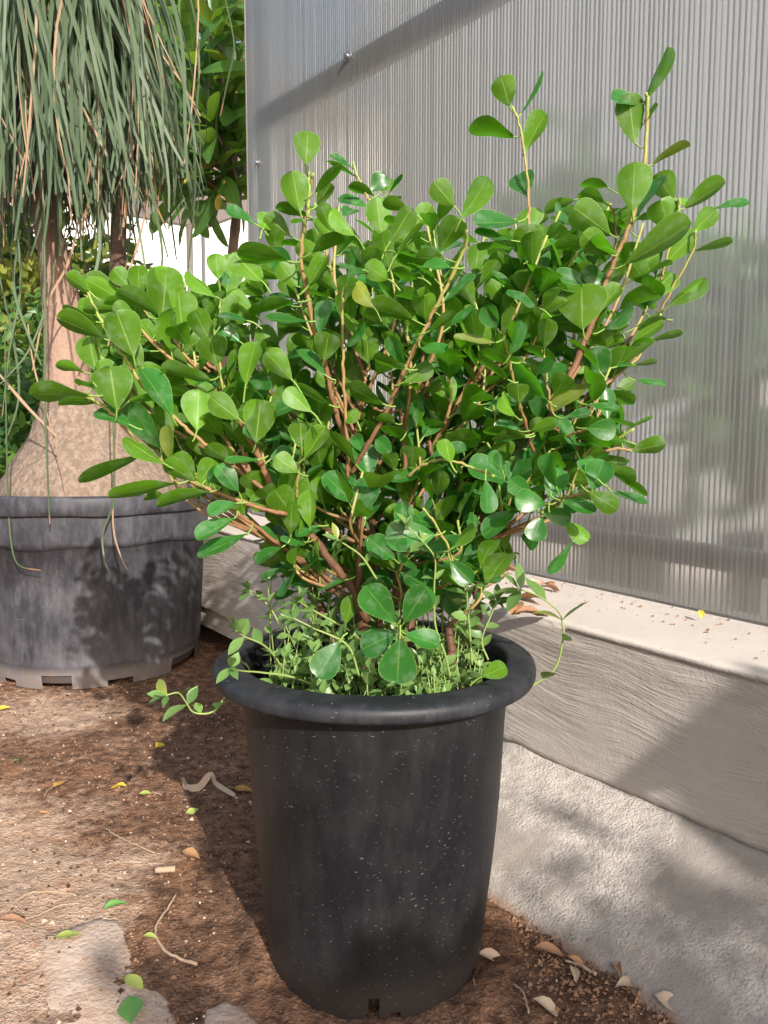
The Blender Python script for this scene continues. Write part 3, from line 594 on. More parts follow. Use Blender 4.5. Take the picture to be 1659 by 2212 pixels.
for rg, r0, r1, d0, d1, k0, k1, tr in STEMS:
    q = [dpx(rg, *map(float, a.split(','))) for a in tr.split()]; m_ = len(q)
    ws = [d0+(d1-d0)*(i/(m_-1)) for i in range(m_)]
    P = spline([at_y(a, c, d) for (a, c), d in zip(q, ws)], max(12, m_*6))
    P += R_.normal(0, .0006, P.shape)
    P0 = P
    stem_obj(P, r0/1000*.68, r1/1000*.78, k0, k1)
    for p in spline(P, 60): PTS.append((*proj(p), *p))
PTS = np.array(PTS)
leaves = []                                          # dicts, largest first later
def add_leaf(B, T, nrmv, L, W, att, front, rnd, pet=True):
    leaves.append(dict(B=B, ax=T, n=nrmv, L=L, W=W, att=att, px=front, r=rnd))
def depth_guess(px, layer):
    x = (px-830)/1671*1.0
    return {0: 1.0-.14*math.sqrt(max(0, 1-(x/.5)**2)), 1: 1.03, 2: 1.12}[layer]
cur = None
for line in LV.split('\n'):
    if len(line) == 1: cur = line; continue
    for q in line.split(';'):
        bx, by, tx, ty, wd, side, ly = q.split(); ly = int(ly)
        b2 = dpx(cur, float(bx), float(by)); t2 = dpx(cur, float(tx), float(ty)); wpx = float(wd)/REG[cur][2]*KS
        dd = np.hypot(PTS[:, 0]-b2[0], PTS[:, 1]-b2[1]); j = dd.argmin()
        if ly == 0: cand = np.where(dd < 26)[0]; j = cand[PTS[cand, 3].argmin()] if len(cand) else j
        near_ = dd[j] < 44
        Y = PTS[j, 3]-(.008+.012*random.random() if ly == 0 else -.005) if near_ else depth_guess(b2[0], ly)
        if ly == 2: Y = max(Y, 1.06)
        B = at_y(b2[0], b2[1], Y); dz = (B-CAMP)@FW; k = dz/F
        v = RT*(t2[0]-b2[0])*k - UP*(t2[1]-b2[1])*k; l = np.linalg.norm(v)
        Lm = max(l*1.03, .026+.012*random.random()); c = math.sqrt(max(0, Lm*Lm-l*l))
        sg = -1 if random.random() < .8 and ly < 2 else 1
        ax = nrm(v+FW*c*sg)
        toc = nrm(CAMP-B); N = nrm(toc-ax*(toc@ax))
        W = max(wpx*k*1.05, .66*Lm*random.uniform(.92, 1.08)); W = min(W, wpx*k*1.05*2.2, .72*Lm) if wpx*k*1.05 < .72*Lm else wpx*k*1.05
        roll = math.acos(min(1, wpx*k*1.05/W)); sd = np.cross(ax, N); roll *= random.choice((-1, 1))
        # a narrow leaf shows its edge: horizontal leaves seen near edge on roll so that their upper face is uppermost
        if abs(ax[2]) < .5: roll = abs(roll)*(1 if (N*math.cos(abs(roll))+sd*math.sin(abs(roll)))[2]*(1 if side == 't' else -1) > (N*math.cos(abs(roll))-sd*math.sin(abs(roll)))[2]*(1 if side == 't' else -1) else -1)
        N = N*math.cos(roll)+sd*math.sin(roll)
        if side == 'u': N = -N
        leaves.append(dict(B=B, ax=ax, n=N, L=Lm, W=W, att=PTS[j, 2:5] if near_ else None, px=1e3-ly, notch=.10 if W > .98*Lm or (side == 'u' and random.random() < .12) else 0))
# further shoots inside the shrub and behind it
SIL = [(150,640),(250,600),(440,590),(540,500),(600,460),(700,420),(860,450),(960,440),(1060,460),(1180,460),(1320,420),(1420,430),(1480,560),(1430,700),(1380,840),(1370,960),(1300,1080),(1180,1130),(1060,1120),(960,1040),(820,1110),(700,1130),(600,1120),(470,1050),(330,990),(230,860),(150,740)]
def inside(x, y):
    c = False; j = len(SIL)-1
    for i in range(len(SIL)):
        xi, yi = SIL[i]; xj, yj = SIL[j]
        if (yi > y) != (yj > y) and x < (xj-xi)*(y-yi)/(yj-yi)+xi: c = not c
        j = i
    return c
shoots = 0; tries = 0; hid = []
while shoots < 200 and tries < 8000:
    tries += 1
    px, py = random.uniform(160, 1470), random.uniform(430, 1150)
    low_ = shoots > 160
    if low_: px, py = random.uniform(590, 1080), random.uniform(1090, 1230)
    if not low_ and not inside(px, py): continue
    Yd = random.uniform(.96, 1.24) if py < 900 else random.uniform(.94, 1.10)
    tip = at_y(px, py, Yd)
    x, y, z = tip; e = math.hypot(x-BX, y-BY)
    if e > .52: continue
    wantp = tip*.62+np.array([BX, BY, .42])*.38
    cs_ = PTS[(PTS[:, 4] < z-.03)]
    if len(cs_) < 5: continue
    base = cs_[np.argmin(((cs_[:, 2:5]-wantp)**2).sum(1)), 2:5]
    midp = base*.5+tip*.5+nrm(np.array([x-BX, y-BY, 0]))*.02+R_.normal(0, .010, 3)
    P = spline([base, midp, tip], 24)
    stem_obj(P, random.uniform(.0022, .0030), .0015, .35, 1., 5)
    L_ = np.linalg.norm(tip-base); nl = int(6+L_*26); phi = random.random()*6.28
    for i in range(nl):
        s = 1-.8*(i/(nl-1))**1.1; p = P[min(23, int(s*23))]; tg = nrm(P[min(23, int(s*23)+1)]-P[max(0, int(s*23)-1)])
        phi += 2.4
        a = nrm(np.cross(tg, [.1, .2, 1])); bb = np.cross(tg, a); rd = a*math.cos(phi)+bb*math.sin(phi)
        ax = nrm(tg*random.uniform(.35, 1.0)+rd*.9); L = random.uniform(.036, .058)
        q = p+ax*(.012+L); qx, qy = proj(q)
        if not inside(qx, qy) and not (low_ and 540 < qx < 1110 and qy < 1290): continue
        N = nrm(tg-rd*.5+R_.normal(0, .45, 3))
        leaves.append(dict(B=p+ax*.012, ax=ax, n=N, L=L, W=L*random.uniform(.52, .70), att=p, px=500-q[1]*100, notch=0))
    shoots += 1
leaves.sort(key=lambda d: -d['px'])
def leaf_geo(d):
    b = MB(); L, W = d['L'], d['W']
    V, Fc, U = blade(d['B'], d['ax'], d['n'], L, W, OBO, cup=random.uniform(.12, .38), arch=random.uniform(-.25, .5) if d['px'] < 900 else random.uniform(-.15, .3), twist=random.uniform(-.25, .25), notch=d['notch'], wave=random.uniform(0, 1.), ph=random.random()*6)
    b.add(V, Fc, U)
    if d['att'] is not None:
        dv = d['B']-np.array(d['att'])
        if dv@d['ax'] < .35*np.linalg.norm(dv): d['att'] = d['B']-nrm(d['ax']+.5*nrm(dv))*min(.014, np.linalg.norm(dv))
        A = np.array(d['att']); B = d['B']
        mid = B*.5+A*.5-d['ax']*.10*np.linalg.norm(A-B)-np.array([0, 0, .06*np.linalg.norm(A-B)]); Pp = spline([A, mid, B+d['ax']*L*.03], 6)
    else: Pp = spline([B_ for B_ in (d['B']-d['ax']*.016-np.array([0, 0, .004]), d['B']-d['ax']*.007, d['B']+d['ax']*L*.03)], 5)
    V, Fc, U = tube(Pp, .0011, 4, cap=False); b.add(V, Fc, m=1)
    return b
M['petiole'] = simple('leaf_stalk', (.16, .27, .05), (.24, .36, .08), 40, .5)
rest = MB()
for i, d in enumerate(leaves):
    g_ = leaf_geo(d)
    if i < 296: g_.build('leaf', [M['ficus'], M['petiole']], shrub)
    else:
        for V, U in zip(g_.V, g_.U): pass
        off0 = rest.n; rest.V += g_.V; rest.U += g_.U; rest.F += [[j+off0 for j in f] for f in g_.F]; rest.M += g_.M; rest.n += g_.n
rest.build('leaves', [M['ficus'], M['petiole']], shrub, kind='stuff')
print('LEAVES', len(leaves))
# thick base of the shrub
for (dx, dy, r, tx, ty, tz) in [(-.01, .03, .014, -.02, .03, .52), (.035, .04, .011, .06, .06, .53), (-.04, .03, .010, -.10, .04, .52)]:
    P = spline([(BX+dx, BY+dy, .335), (BX+dx*.9+tx*.2, BY+dy, .42), (BX+tx, BY+ty, tz)], 14)
    stem_obj(P, r, r*.7, -.05, .1, 9)

# ------------------------------------------------------------------ weeds growing in the same pot
GUARD = None
def weed_geo(P, nl, size, b, tipcluster=True, r=.0014):
    V, Fc, U = tube(P, np.linspace(r*1.2, r*.7, len(P)), 5); b.add(V, Fc, m=1)
    n = len(P); phi = random.random()*6
    for i in range(nl):
        s = .25+.75*i/max(1, nl-1); j = min(n-2, int(s*(n-1))); tg = nrm(P[j+1]-P[j-1] if j > 0 else P[1]-P[0])
        a = nrm(np.cross(tg, [.2, .1, 1])); bb = np.cross(tg, a); phi += 2.1
        for e in ((0, math.pi) if i % 2 == 0 else (0,)):
            rd = a*math.cos(phi+e)+bb*math.sin(phi+e); ax = nrm(rd+tg*random.uniform(.1, .8)+np.array([0, 0, .15]))
            L = size*random.uniform(.6, 1.15)*(1 if s < .9 else .8)
            if b is GUARD and math.hypot(P[j][0]+ax[0]*L-BX, P[j][1]+ax[1]*L-BY) > .163 and P[j][2] < .42: continue
            V, Fc, U = blade(P[j], ax, nrm(np.array([0, -.3, 1])+R_.normal(0, .35, 3)), L, L*random.uniform(.40, .62), LAN, cup=.25, arch=random.uniform(-.1, .7), cols=2)
            b.add(V, Fc, U, 0)
    if tipcluster:
        tg = nrm(P[-1]-P[-3])
        for k in range(4):
            ax = nrm(tg+R_.normal(0, .6, 3)); L = size*random.uniform(.5, .9)
            if b is GUARD and math.hypot(P[-1][0]+ax[0]*L-BX, P[-1][1]+ax[1]*L-BY) > .163 and P[-1][2] < .42: continue
            V, Fc, U = blade(P[-1], ax, nrm(np.array([0, -.4, 1])+R_.normal(0, .3, 3)), L, L*.42, LAN, cup=.3, arch=.3, cols=2); b.add(V, Fc, U, 0)
b = GUARD = MB()
for i in range(200):
    a = random.random()*6.283; r = .150*math.sqrt(random.random()); x, y = BX+r*math.cos(a), BY+r*math.sin(a)
    h = random.uniform(.03, .085) if y < BY-.02 else random.uniform(.05, .16)
    if abs(x-BX) > .08: h *= 1.25
    top = np.array([x+random.uniform(-.03, .03), y+random.uniform(-.03, .03), .352+h])
    rr_ = math.hypot(top[0]-BX, top[1]-BY)
    if rr_ > .142: top[:2] = np.array([BX, BY])+(top[:2]-[BX, BY])*.142/rr_
    P = spline([(x, y, .335), (x*.6+top[0]*.4+random.uniform(-.01, .01), y, .34+h*.5), top], 9)
    weed_geo(P, random.randint(3, 5), random.uniform(.017, .030), b, r=.001)
b.build('weeds', [M['weed'], M['wstem']], kind='stuff')
WD = [  # track in region G, start depth, end depth, leaves, size, label
 ('600,768 430,695 290,672 205,665 165,650', .93, .82, 3, .030, 'yellow stemmed weed lying flat over the left front of the pot rim'),
 ('395,690 340,600 290,555 220,525 185,500', .95, .90, 4, .030, 'trailing weed with upright leafy tip hanging over the left side of the pot rim'),
 ('195,700 150,760 90,832 15,835 -20,790 -50,755 -100,765', .93, .88, 5, .032, 'green weed sprig reaching far left of the pot over the bare soil'),
 ('1250,760 1340,752 1480,665 1520,540 1520,480 1500,420 1420,360 1340,330', .97, .96, 5, .042, 'long weed looping out over the right side of the pot rim'),
 ('1160,560 1175,400 1200,330 1240,230 1290,180 1310,185', 1.06, 1.06, 2, .028, 'thin weed shoot rising right of the shrub against the translucent sheet'),
 ('1060,690 1040,600 1000,480 995,330 998,210 950,140 890,80', .9, .84, 6, .026, 'tall pale weed stem climbing through the middle of the shrub'),
 ('1150,640 1140,500 1130,380 1128,300', .92, .9, 8, .028, 'leafy upright weed at the right inside the pot'),
 ('1215,620 1190,540 1230,430 1250,380', .98, .98, 7, .028, 'leafy weed standing beside the right inner rim of the pot'),
 ('760,290 700,200 640,155 600,130', .9, .87, 3, .026, 'weed tip poking out left of the shrub base'),
 ('650,500 540,440 470,400 440,380', .92, .88, 5, .028, 'pale weed shoot leaning left from the shrub base'),
 ('365,500 345,440 300,380 240,335', 1.0, 1.0, 4, .026, 'thin weed leaning left in front of the concrete wall'),
 ('690,690 640,560 500,490 420,450', .9, .88, 5, .028, 'weed with rounded leaves in the left half of the pot')]
for tr, d0, d1, nl, sz, lab in WD:
    q = [dpx('G', *map(float, a.split(','))) for a in tr.split()]; m_ = len(q)
    P = spline([at_y(a, c, d0+(d1-d0)*i/(m_-1)) for i, (a, c) in enumerate(q)], 8*m_)
    w_ = thing('weed', P[0], lab, 'weed', 'weeds trailing from the main pot')
    b = MB(); weed_geo(P, nl, sz, b, r=.0013)
    # stem and leaves apart
    st_ = MB(); st_.add(b.V[0], [f for f, m in zip(b.F, b.M) if m == 1]); st_.build('stem', M['wstem'], w_)
    o0 = len(b.V[0]); fi = [f for f, m in zip(b.F, b.M) if m == 0]; pos = o0
    for V, U in zip(b.V[1:], b.U[1:]):
        fs = [[i-pos for i in f] for f in fi if pos <= f[0] < pos+len(V)]; mk('leaf', V, fs, M['weed'], w_, uv=U); pos += len(V)

# ------------------------------------------------------------------ second pot with the swollen palm
QX, QY = (205-CX)/F*2.43, 2.41
pot2 = thing('plant_pot', (QX, QY, 0), 'broad dusty black plastic pot holding the swollen palm trunk at the left', 'plant pot')
SG = 160
o2 = [(.300, .004), (.303, .022), (.305, .045), (.306, .062), (.309, .066), (.311, .075), (.325, .27), (.332, .405), (.341, .408), (.344, .42), (.347, .455), (.348, .49), (.348, .50)]
nch = []
nch = [(198, 212), (232, 242), (261, 276), (294, 308), (333, 358), (20, 40), (70, 90), (130, 150)]
def sk(i, k):
    d = k/SG*360
    return i < (1 if 225 < d < 245 or 290 < d < 310 else 2) and any(a <= d < b for a, b in nch)
def wb(i, q):
    r, z = o2[i]; dz = 0; dr = .0025*math.sin(3*q+1)+.0015*math.sin(7*q+z*5)
    if 7 <= i <= 8: dz = .004*math.sin(8*q)+.003*math.sin(5*q)
    return dr, dz
V, Fc = lathe(o2, SG, (QX, QY, 0), sk, wb)
i2 = [(.338, .50), (.332, .47), (.295, .02), (.1, .02), (.001, .02)]; V2, F2 = lathe(i2, SG, (QX, QY, 0))
b = MB(); b.add(V, Fc); b.add(V2, F2); b.build('body', M['pot_old'], pot2)
r2 = [(.346, .497), (.356, .494), (.3595, .497), (.361, .52), (.360, .540), (.357, .547), (.350, .549), (.344, .546), (.342, .53), (.338, .48)]
V, Fc = lathe(r2, SG, (QX, QY, 0), wob=lambda i, q: (.003*math.sin(2*q), .0015*math.sin(3*q+.7)+(.003*math.sin(8*q+1) if i < 2 else 0)))
mk('rim', V, Fc, M['pot_old'], pot2)
palm = thing('ponytail_palm', (QX, QY, .5), 'swollen trunk palm with long drooping strap leaves standing in the broad black pot', 'palm')
tk = [(1110, 208, 205), (1070, 207, 196), (1040, 205, 186), (1000, 197, 158), (960, 186, 122), (924, 174, 95), (896, 164, 77), (860, 154, 58), (825, 147, 49), (759, 142, 43), (660, 134, 38), (560, 118, 31), (461, 97, 26), (329, 81, 21), (180, 71, 20), (60, 63, 20), (-60, 58, 21), (-150, 55, 24)]
C3 = [at_y(cx, y, QY) for y, cx, hw in tk]; RR = [hw*(c[1]/math.cos(PHI))/F for (y, cx, hw), c in zip(tk, C3)]
Pc = spline(C3, 90); Rc = spline(np.column_stack([RR, RR]), 90)[:, 0]; SD = 64; V = []; tone = []
for i in range(90):
    for k in range(SD):
        q = 2*math.pi*k/SD; z = Pc[i, 2]; low = np.clip((.95-z)/.15, 0, 1)
        rr = Rc[i]*(1+.05*float(fbm(2+math.cos(q)*1.5, z*2.5+math.sin(q)*1.5, 3, 81))) + (.006*low+.005)*float(fbm(q*9, z*(40 if low > .5 else 12), 3, 83))*1.4
        V.append(Pc[i]+np.array([math.cos(q), math.sin(q), 0])*rr); tone.append(float(np.clip((.92-z)/.14+.1, 0, 1)))
Fc = [[i*SD+k, i*SD+(k+1) % SD, (i+1)*SD+(k+1) % SD, (i+1)*SD+k] for i in range(89) for k in range(SD)]+[[89*SD+k for k in range(SD)]]
mk('trunk', V, Fc, M['bark'], palm, col=tone)
def strap_mat(name, g1, g2, tan):
    m = NM(name); uv = m.n('SeparateXYZ', {0: m.n('UVMap').outputs[0]}); oi = m.n('ObjectInfo')
    n = m.noise(30, 3, .5, m.coord((1, 1, .1))); pos = m.noise(13, 1, .5, m.coord((1, 1, .02)))
    g = m.mix(m.math('FRACT', m.math('ADD', oi.outputs['Random'], pos)), g1, g2); g = m.mix(m.math('MULTIPLY', n, .3), g, (.22, .25, .17))
    th = m.math('MULTIPLY_ADD', oi.outputs['Random'], .17, .88)
    c = m.mix(m.ramp(m.math('SUBTRACT', uv.outputs[1], th), [(.0, 0.), (.03, 1.)]), g, tan)
    p = m.pr(c, .5, .35); t = m.n('BsdfTranslucent', {'Color': c})
    return m.fin(m.mixs(.22, p, t.outputs[0]))
M['strap'] = strap_mat('strap_leaf', (.040, .078, .034), (.125, .18, .085), (.38, .21, .115))
M['strapd'] = simple('dead_strap_leaf', (.22, .135, .08), (.36, .245, .16), 12, .7)
HEAD = C3[-1]
def strap(P, W, b=None):
    n = len(P); V = []; U = []; tw = random.uniform(-.6, .6); t0 = random.uniform(-.5, .5)
    for i in range(n):
        s = i/(n-1); tg = nrm(P[min(n-1, i+1)]-P[max(0, i-1)]); o_ = P[i]-HEAD; o_[2] = 0
        sd = nrm(np.cross(tg, nrm(o_+np.array([0, -.25, .001])))); nn = np.cross(sd, tg); a = t0+tw*s
        sd = sd*math.cos(a)+nn*math.sin(a); nn = np.cross(sd, tg)
        w_ = W*(.75+.6*min(1, s*3) - .95*max(0, s-.35))*.5*(1 if s < .995 else .8)
        V += [P[i]-sd*w_+nn*w_*.10, P[i], P[i]+sd*w_+nn*w_*.10]; U += [(0, s), (.5, s), (1, s)]
    Fc = [[i*3+j, i*3+j+1, i*3+j+4, i*3+j+3] for i in range(n-1) for j in (0, 1)]
    return np.array(V), Fc, U
def droop(a, lift, L, g, n=17, x0=None):
    p = np.array(HEAD if x0 is None else x0, float)+np.array([math.cos(a)*.03, math.sin(a)*.03, random.uniform(-.1, .06)])
    d = np.array([math.cos(a)*math.cos(lift), math.sin(a)*math.cos(lift), math.sin(lift)]); out = [p]
    h = L/(n-1); wa = R_.normal(0, .03, 2)
    for i in range(n-1):
        wa = .9*wa+R_.normal(0, .040, 2); d = nrm(d+np.array([wa[0], wa[1], -g*h])); p = p+d*h; out.append(p)
    return np.array(out)
SP = []
while len(SP) < 1050:
    a = random.uniform(0, 6.283); L = random.uniform(.62, 1.35); P = droop(a, random.uniform(-.35, 1.1), L, random.uniform(3., 11.))
    pp = [proj(p) for p in P]
    vis = sum(1 for x, y in pp if -40 < x < 700 and y > -40)
    tx, ty = pp[-1]
    if vis < 4: continue
    if max(x for x, y in pp if y > 0 or True) > 452 or ty > 640 or ty < 100: continue
    if random.random() > math.exp(-((ty-400+.15*max(0, tx-200))/110)**2): continue
    SP.append((vis-.004*P[:, 1].mean()*100, P))
SP.sort(key=lambda e: -e[0])
rs = MB()
for i, (v, P) in enumerate(SP):
    dead = random.random() < .085; V, Fc, U = strap(P, random.uniform(.0055, .0112)*(.62 if dead else 1))
    if i < 282: mk("leaf", V, Fc, M["strapd" if dead else "strap"], palm, uv=U)
    else: rs.add(V, Fc, U, 1 if dead else 0)
# long thin stray strands
for tr, d0, d1, wd, mt in [('95,440 98,700 97,860 100,960 105,1080 108,1132', 2.1, 2.02, .009, 0), ('250,700 245,900 246,1075 222,1150 226,1210 240,1246', 2.1, 2.02, .007, 0), ('262,780 252,960 244,1080 246,1150 262,1205 276,1232', 2.1, 2.03, .006, 1),
                            ('10,700 14,950 18,1080 24,1170 40,1220 88,1232', 2.1, 2.03, .007, 0), ('0,810 60,880 122,942', 2.15, 2.1, .009, 1), ('60,700 75,800 120,960 140,1060', 2.15, 2.1, .005, 1), ('-10,560 30,740 40,860 10,960', 2.2, 2.1, .008, 0),
                            ('120,560 100,660 60,760 0,830', 2.2, 2.1, .006, 0), ('330,380 300,520 260,640 230,760', 2.2, 2.15, .007, 1), ('180,420 150,560 100,660 70,800', 2.2, 2.15, .007, 1), ('40,520 30,620 60,720 90,790', 2.2, 2.1, .008, 0), ('75,250 140,270 250,250 330,190', 2.15, 2.1, .004, 0),
                            ('20,380 45,600 20,760 5,900', 2.2, 2.1, .007, 0), ('310,300 330,420 350,540 345,600', 2.2, 2.15, .012, 0), ('210,400 215,540 190,640 170,700', 2.2, 2.15, .010, 0), ('480,-30 500,60 505,110 490,180 476,250', 2.0, 1.9, .012, 0)]:
    q = [tuple(map(float, a.split(','))) for a in tr.split()]; m_ = len(q)
    P = spline([at_y(x, y, d0+(d1-d0)*i/(m_-1)) for i, (x, y) in enumerate(q)], 24)
    V, Fc, U = strap(P, wd*.68); mk('leaf', V, Fc, M['strapd' if mt else 'strap'], palm, uv=U)
rs.build('leaves', [M['strap'], M['strapd']], palm, kind='stuff')
# ------------------------------------------------------------------ background tree with long broad leaves
def rosette(b_list, c, up, nl, L0, prof=OBL, spread=1.0):
    up = nrm(up); a = nrm(np.cross(up, [.3, .1, 1] if abs(up[2]) < .9 else [1, .2, 0])); bb = np.cross(up, a); ph = random.random()*6
    for k in range(nl):
        ph += 2.4; t = k/nl
        rd = a*math.cos(ph)+bb*math.sin(ph); ax = nrm(up*(1.1-1.35*t*spread)+rd*(.35+.75*t))
        L = L0*random.uniform(.75, 1.15); N = nrm(up-rd*.4+R_.normal(0, .2, 3))
        b_list.append((c-up*.10*t, ax, N, L, L*random.uniform(.22, .31), t))
tree = thing('broadleaf_tree', at_z(505, 1080), 'small tree with long broad green leaves between the palm and the translucent sheet', 'tree')
tk_ = spline([at_y(x, y, d) for x, y, d in [(492, 980, 3.9), (484, 760, 3.85), (494, 620, 3.8), (505, 520, 3.75), (512, 430, 3.7), (500, 330, 3.6), (480, 240, 3.55)]], 30)
tk_[0, 2] = -.02
V, Fc, U = tube(tk_, np.linspace(.028, .018, 30)*(1+.12*(np.arange(30) % 4 == 0)), 9); mk('trunk', V, Fc, M['greybark'], tree)
TLV = []
CL = [(420, 120, 3.3), (470, 60, 3.4), (455, 250, 3.4), (395, 240, 3.6), (505, 170, 3.5), (525, 60, 3.6), (512, 300, 3.55), (470, 340, 3.5), (430, 360, 3.7), (400, 60, 3.7), (350, 180, 3.8), (520, 400, 3.6), (425, 420, 3.9), (380, 400, 4.0), (455, 400, 3.75), (530, 340, 3.65), (360, 330, 3.9), (300, 120, 4.0), (280, 260, 4.0), (440, -30, 3.5), (505, -40, 3.6), (350, 10, 3.9), (230, 60, 4.1), (490, 225, 3.7), (420, 300, 3.8), (535, 230, 3.8)]
for x, y, d in CL:
    c = at_y(x, y, d); root = tk_[random.randint(18, 29)]
    upv = nrm(c-root+np.array([0, 0, .25]))
    P = spline([root, (root+c)/2+np.array([0, 0, -.04]), c-upv*.02], 8); V, Fc, U = tube(P, np.linspace(.011, .007, 8), 6); mk('branch', V, Fc, M['greybark'], tree)
    rosette(TLV, c, nrm(upv+np.array([-.1, -.5, .35])), random.randint(11, 12), .27)
TLV.sort(key=lambda e: e[0][1])
TLV = [TLV[i] for i in np.linspace(0, len(TLV)-1, min(298, len(TLV))).astype(int)]
for i, (p, ax, N, L, W, t) in enumerate(TLV):
    V, Fc, U = blade(p, ax, N, L, W, OBL, cup=.3, arch=random.uniform(.0, .8), twist=random.uniform(-.3, .3), cols=2)
    mk('leaf', V, Fc, M['yellow'] if random.random() < .008 else M['broad'], tree, uv=U)
# two dying yellow leaves hanging under the crown
for x, y, tx, ty in [(474, 418, 470, 448), (484, 388, 492, 430)]:
    p = at_y(x, y, 3.5); q = at_y(tx, ty, 3.5); V, Fc, U = blade(p, q-p, [0, -1, .2], np.linalg.norm(q-p)*1.2, .03, OBL, cols=2); mk('leaf', V, Fc, M['yellow'], tree, uv=U)

# ------------------------------------------------------------------ leafy shrubs and trees standing further off
def crown_mesh(c, rad, n, L0, rat=.5, fill=.35, sq=(1, 1, 1), cut=None):
    b = MB(); k = 0
    cl = [(nrm(R_.normal(0, 1, 3))*random.uniform(.45, .95)) for _ in range(max(9, n//70))]
    while k < n:
        q = random.choice(cl)+R_.normal(0, .20, 3); p = c+q*np.array(rad)
        if p[2] < .02: continue
        ax = nrm(q+R_.normal(0, .7, 3)); N = nrm(np.array([0, -.3, .9])+R_.normal(0, .5, 3)); L = L0*random.uniform(.6, 1.25)
        V, Fc, U = blade(p, ax, N, L, L*rat*random.uniform(.8, 1.2), ([0, .3, .65, .9, 1], [.1, .8, 1, .5, .05]), cup=.3, arch=.3, cols=2); b.add(V, Fc, U); k += 1
    return b
def bg_plant(name, label, cat, x, y, r, h0, h1, n, L0, mat, group=None, rat=.5, trunk=.03, potr=0):
    o = thing(name, (x, y, 0), label, cat, group); c = np.array([x, y, (h0+h1)/2])
    crown_mesh(c, (r, r, (h1-h0)/2), n, L0, rat).build('crown', M[mat], o)
    for k in range(3 if trunk < .03 else 1):
        P = spline([(x+random.uniform(-.04, .04), y, 0.0), (x+random.uniform(-.06, .06), y, h0*.6), (x+random.uniform(-.15, .15)*r, y, h0+(h1-h0)*.6)], 12); V, Fc, U = tube(P, np.linspace(trunk, trunk*.6, 12), 7); mk('trunk', V, Fc, M['darkbark'], o)
    return o
def nursery_pot(x, y, r, h, label, group=None):
    o = thing('plant_pot', (x, y, 0), label, 'plant pot', group)
    V, Fc = lathe([(r*.8, 0), (r*.98, h*.9), (r*.97, h), (r*.9, h), (r*.85, h*.8), (.001, h*.8)], 28, (x, y, 0)); mk('body', V, Fc, M['pot'], o)
    V, Fc = lathe([(r*.98, h*.88), (r*1.06, h*.89), (r*1.06, h), (r*.96, h*1.005), (r*.92, h*.97)], 28, (x, y, 0)); mk('rim', V, Fc, M['potrim'], o)
M['hedge2'] = leaf_mat('fresh_leaf', (.08, .20, .03), (.13, .27, .04), (.14, .27, .05), (.3, .45, .1), tfac=.35, tl=(.35, .5, .05))
SH = [(-2.15, 3.9, .52, .45, 1.25, 900, .085, 'hedge', 'dense nursery shrub at the far left behind the swollen palm trunk', .27),
      (-1.55, 4.2, .5, .4, 1.35, 900, .08, 'hedge2', 'light green nursery shrub just right of the palm trunk', .25),
      (-1.0, 3.9, .38, .35, 1.0, 650, .07, 'hedge', 'dark nursery shrub seen between the palm trunk and the glossy shrub', .23),
      (-.62, 4.3, .36, .35, 1.25, 700, .075, 'hedge', 'dark leafy nursery shrub left of the foot of the small tree', .22),
      (-2.75, 4.6, .6, .4, 1.6, 900, .10, 'hedge2', 'tall light green shrub at the left edge behind the hanging palm leaves', .25)]
for i, (x, y, r, h0, h1, n, L0, mt, lab, pr_) in enumerate(SH):
    bg_plant('nursery_shrub', lab, 'shrub', x, y, r, h0, h1, n, L0, mt, 'nursery shrubs behind the palm', trunk=.012)
    nursery_pot(x, y, pr_, .42, ['black nursery pot under the dense shrub at the far left', 'black nursery pot under the light green shrub right of the palm trunk', 'black nursery pot under the dark shrub behind the glossy shrub', 'black nursery pot nearest the foot of the small tree', 'black nursery pot at the left edge behind the hanging palm leaves'][i], 'black pots of the nursery shrubs')
o = thing('plant_pot', (-.83, 3.05, 0), 'plain black pot standing behind the broad pot, half hidden by the glossy shrub', 'plant pot')
V, Fc = lathe([(.17, 0), (.2, .5), (.215, .505), (.215, .55), (.195, .55), (.18, .48), (.001, .46)], 40, (-.83, 3.05, 0)); mk('body', V, Fc, M['pot'], o)
TR_ = [(-5.6, 7.4, 1.2, .4, 2.7, 1100, .17, 'hedge', 'wide dark bush left of the picture edge beyond the nursery', .05), (-7.9, 8.8, 1.4, .5, 3.2, 1100, .2, 'hedge2', 'pale bush far outside the left picture edge', .06), (-4.0, 5.0, .7, .4, 1.7, 800, .11, 'hedge', 'low dark bush just outside the left picture edge', .04), (-2.58, 5.3, .42, .35, 1.95, 900, .09, 'hedge', 'narrow dark bush at the left edge just behind the nursery pots', .03), (-3.4, 7.2, 1.0, .8, 3.1, 1900, .16, 'hedge', 'dark bushy tree at the far left beyond the nursery shrubs', .06), (-3.3, 8.5, .9, .8, 2.35, 1100, .15, 'hedge2', 'pale green tree beyond the shrubs seen through the hanging palm leaves', .05),
       (-2.55, 10.5, .9, .6, 2.4, 1000, .14, 'hedge2', 'low bushy tree under the white canopy', .05), (-1.55, 7.6, .75, .5, 2.12, 1300, .12, 'hedge', 'round dark bush below the canopy beside the small tree', .05), (-5.2, 11.5, 1.5, 1.2, 4.4, 1300, .25, 'hedge', 'large tree standing furthest left against the bright background', .1),
       (-4.1, 8.4, 1.1, .8, 3.3, 1500, .16, 'hedge2', 'fresh green tree at the left edge beyond the palm trunk', .06), (-2.95, 6.2, .75, .5, 2.35, 1500, .11, 'hedge', 'middle bush beyond the nursery pots right of the palm trunk', .04), (-4.4, 16, 1.6, 1.0, 3.2, 900, .25, 'hedge2', 'distant pale tree behind the canopy poles', .08)]
for x, y, r, h0, h1, n, L0, mt, lab, tr_ in TR_: bg_plant('tree', lab, 'tree', x, y, r, h0, h1, n, L0, mt, 'trees and bushes beyond the nursery', trunk=tr_)
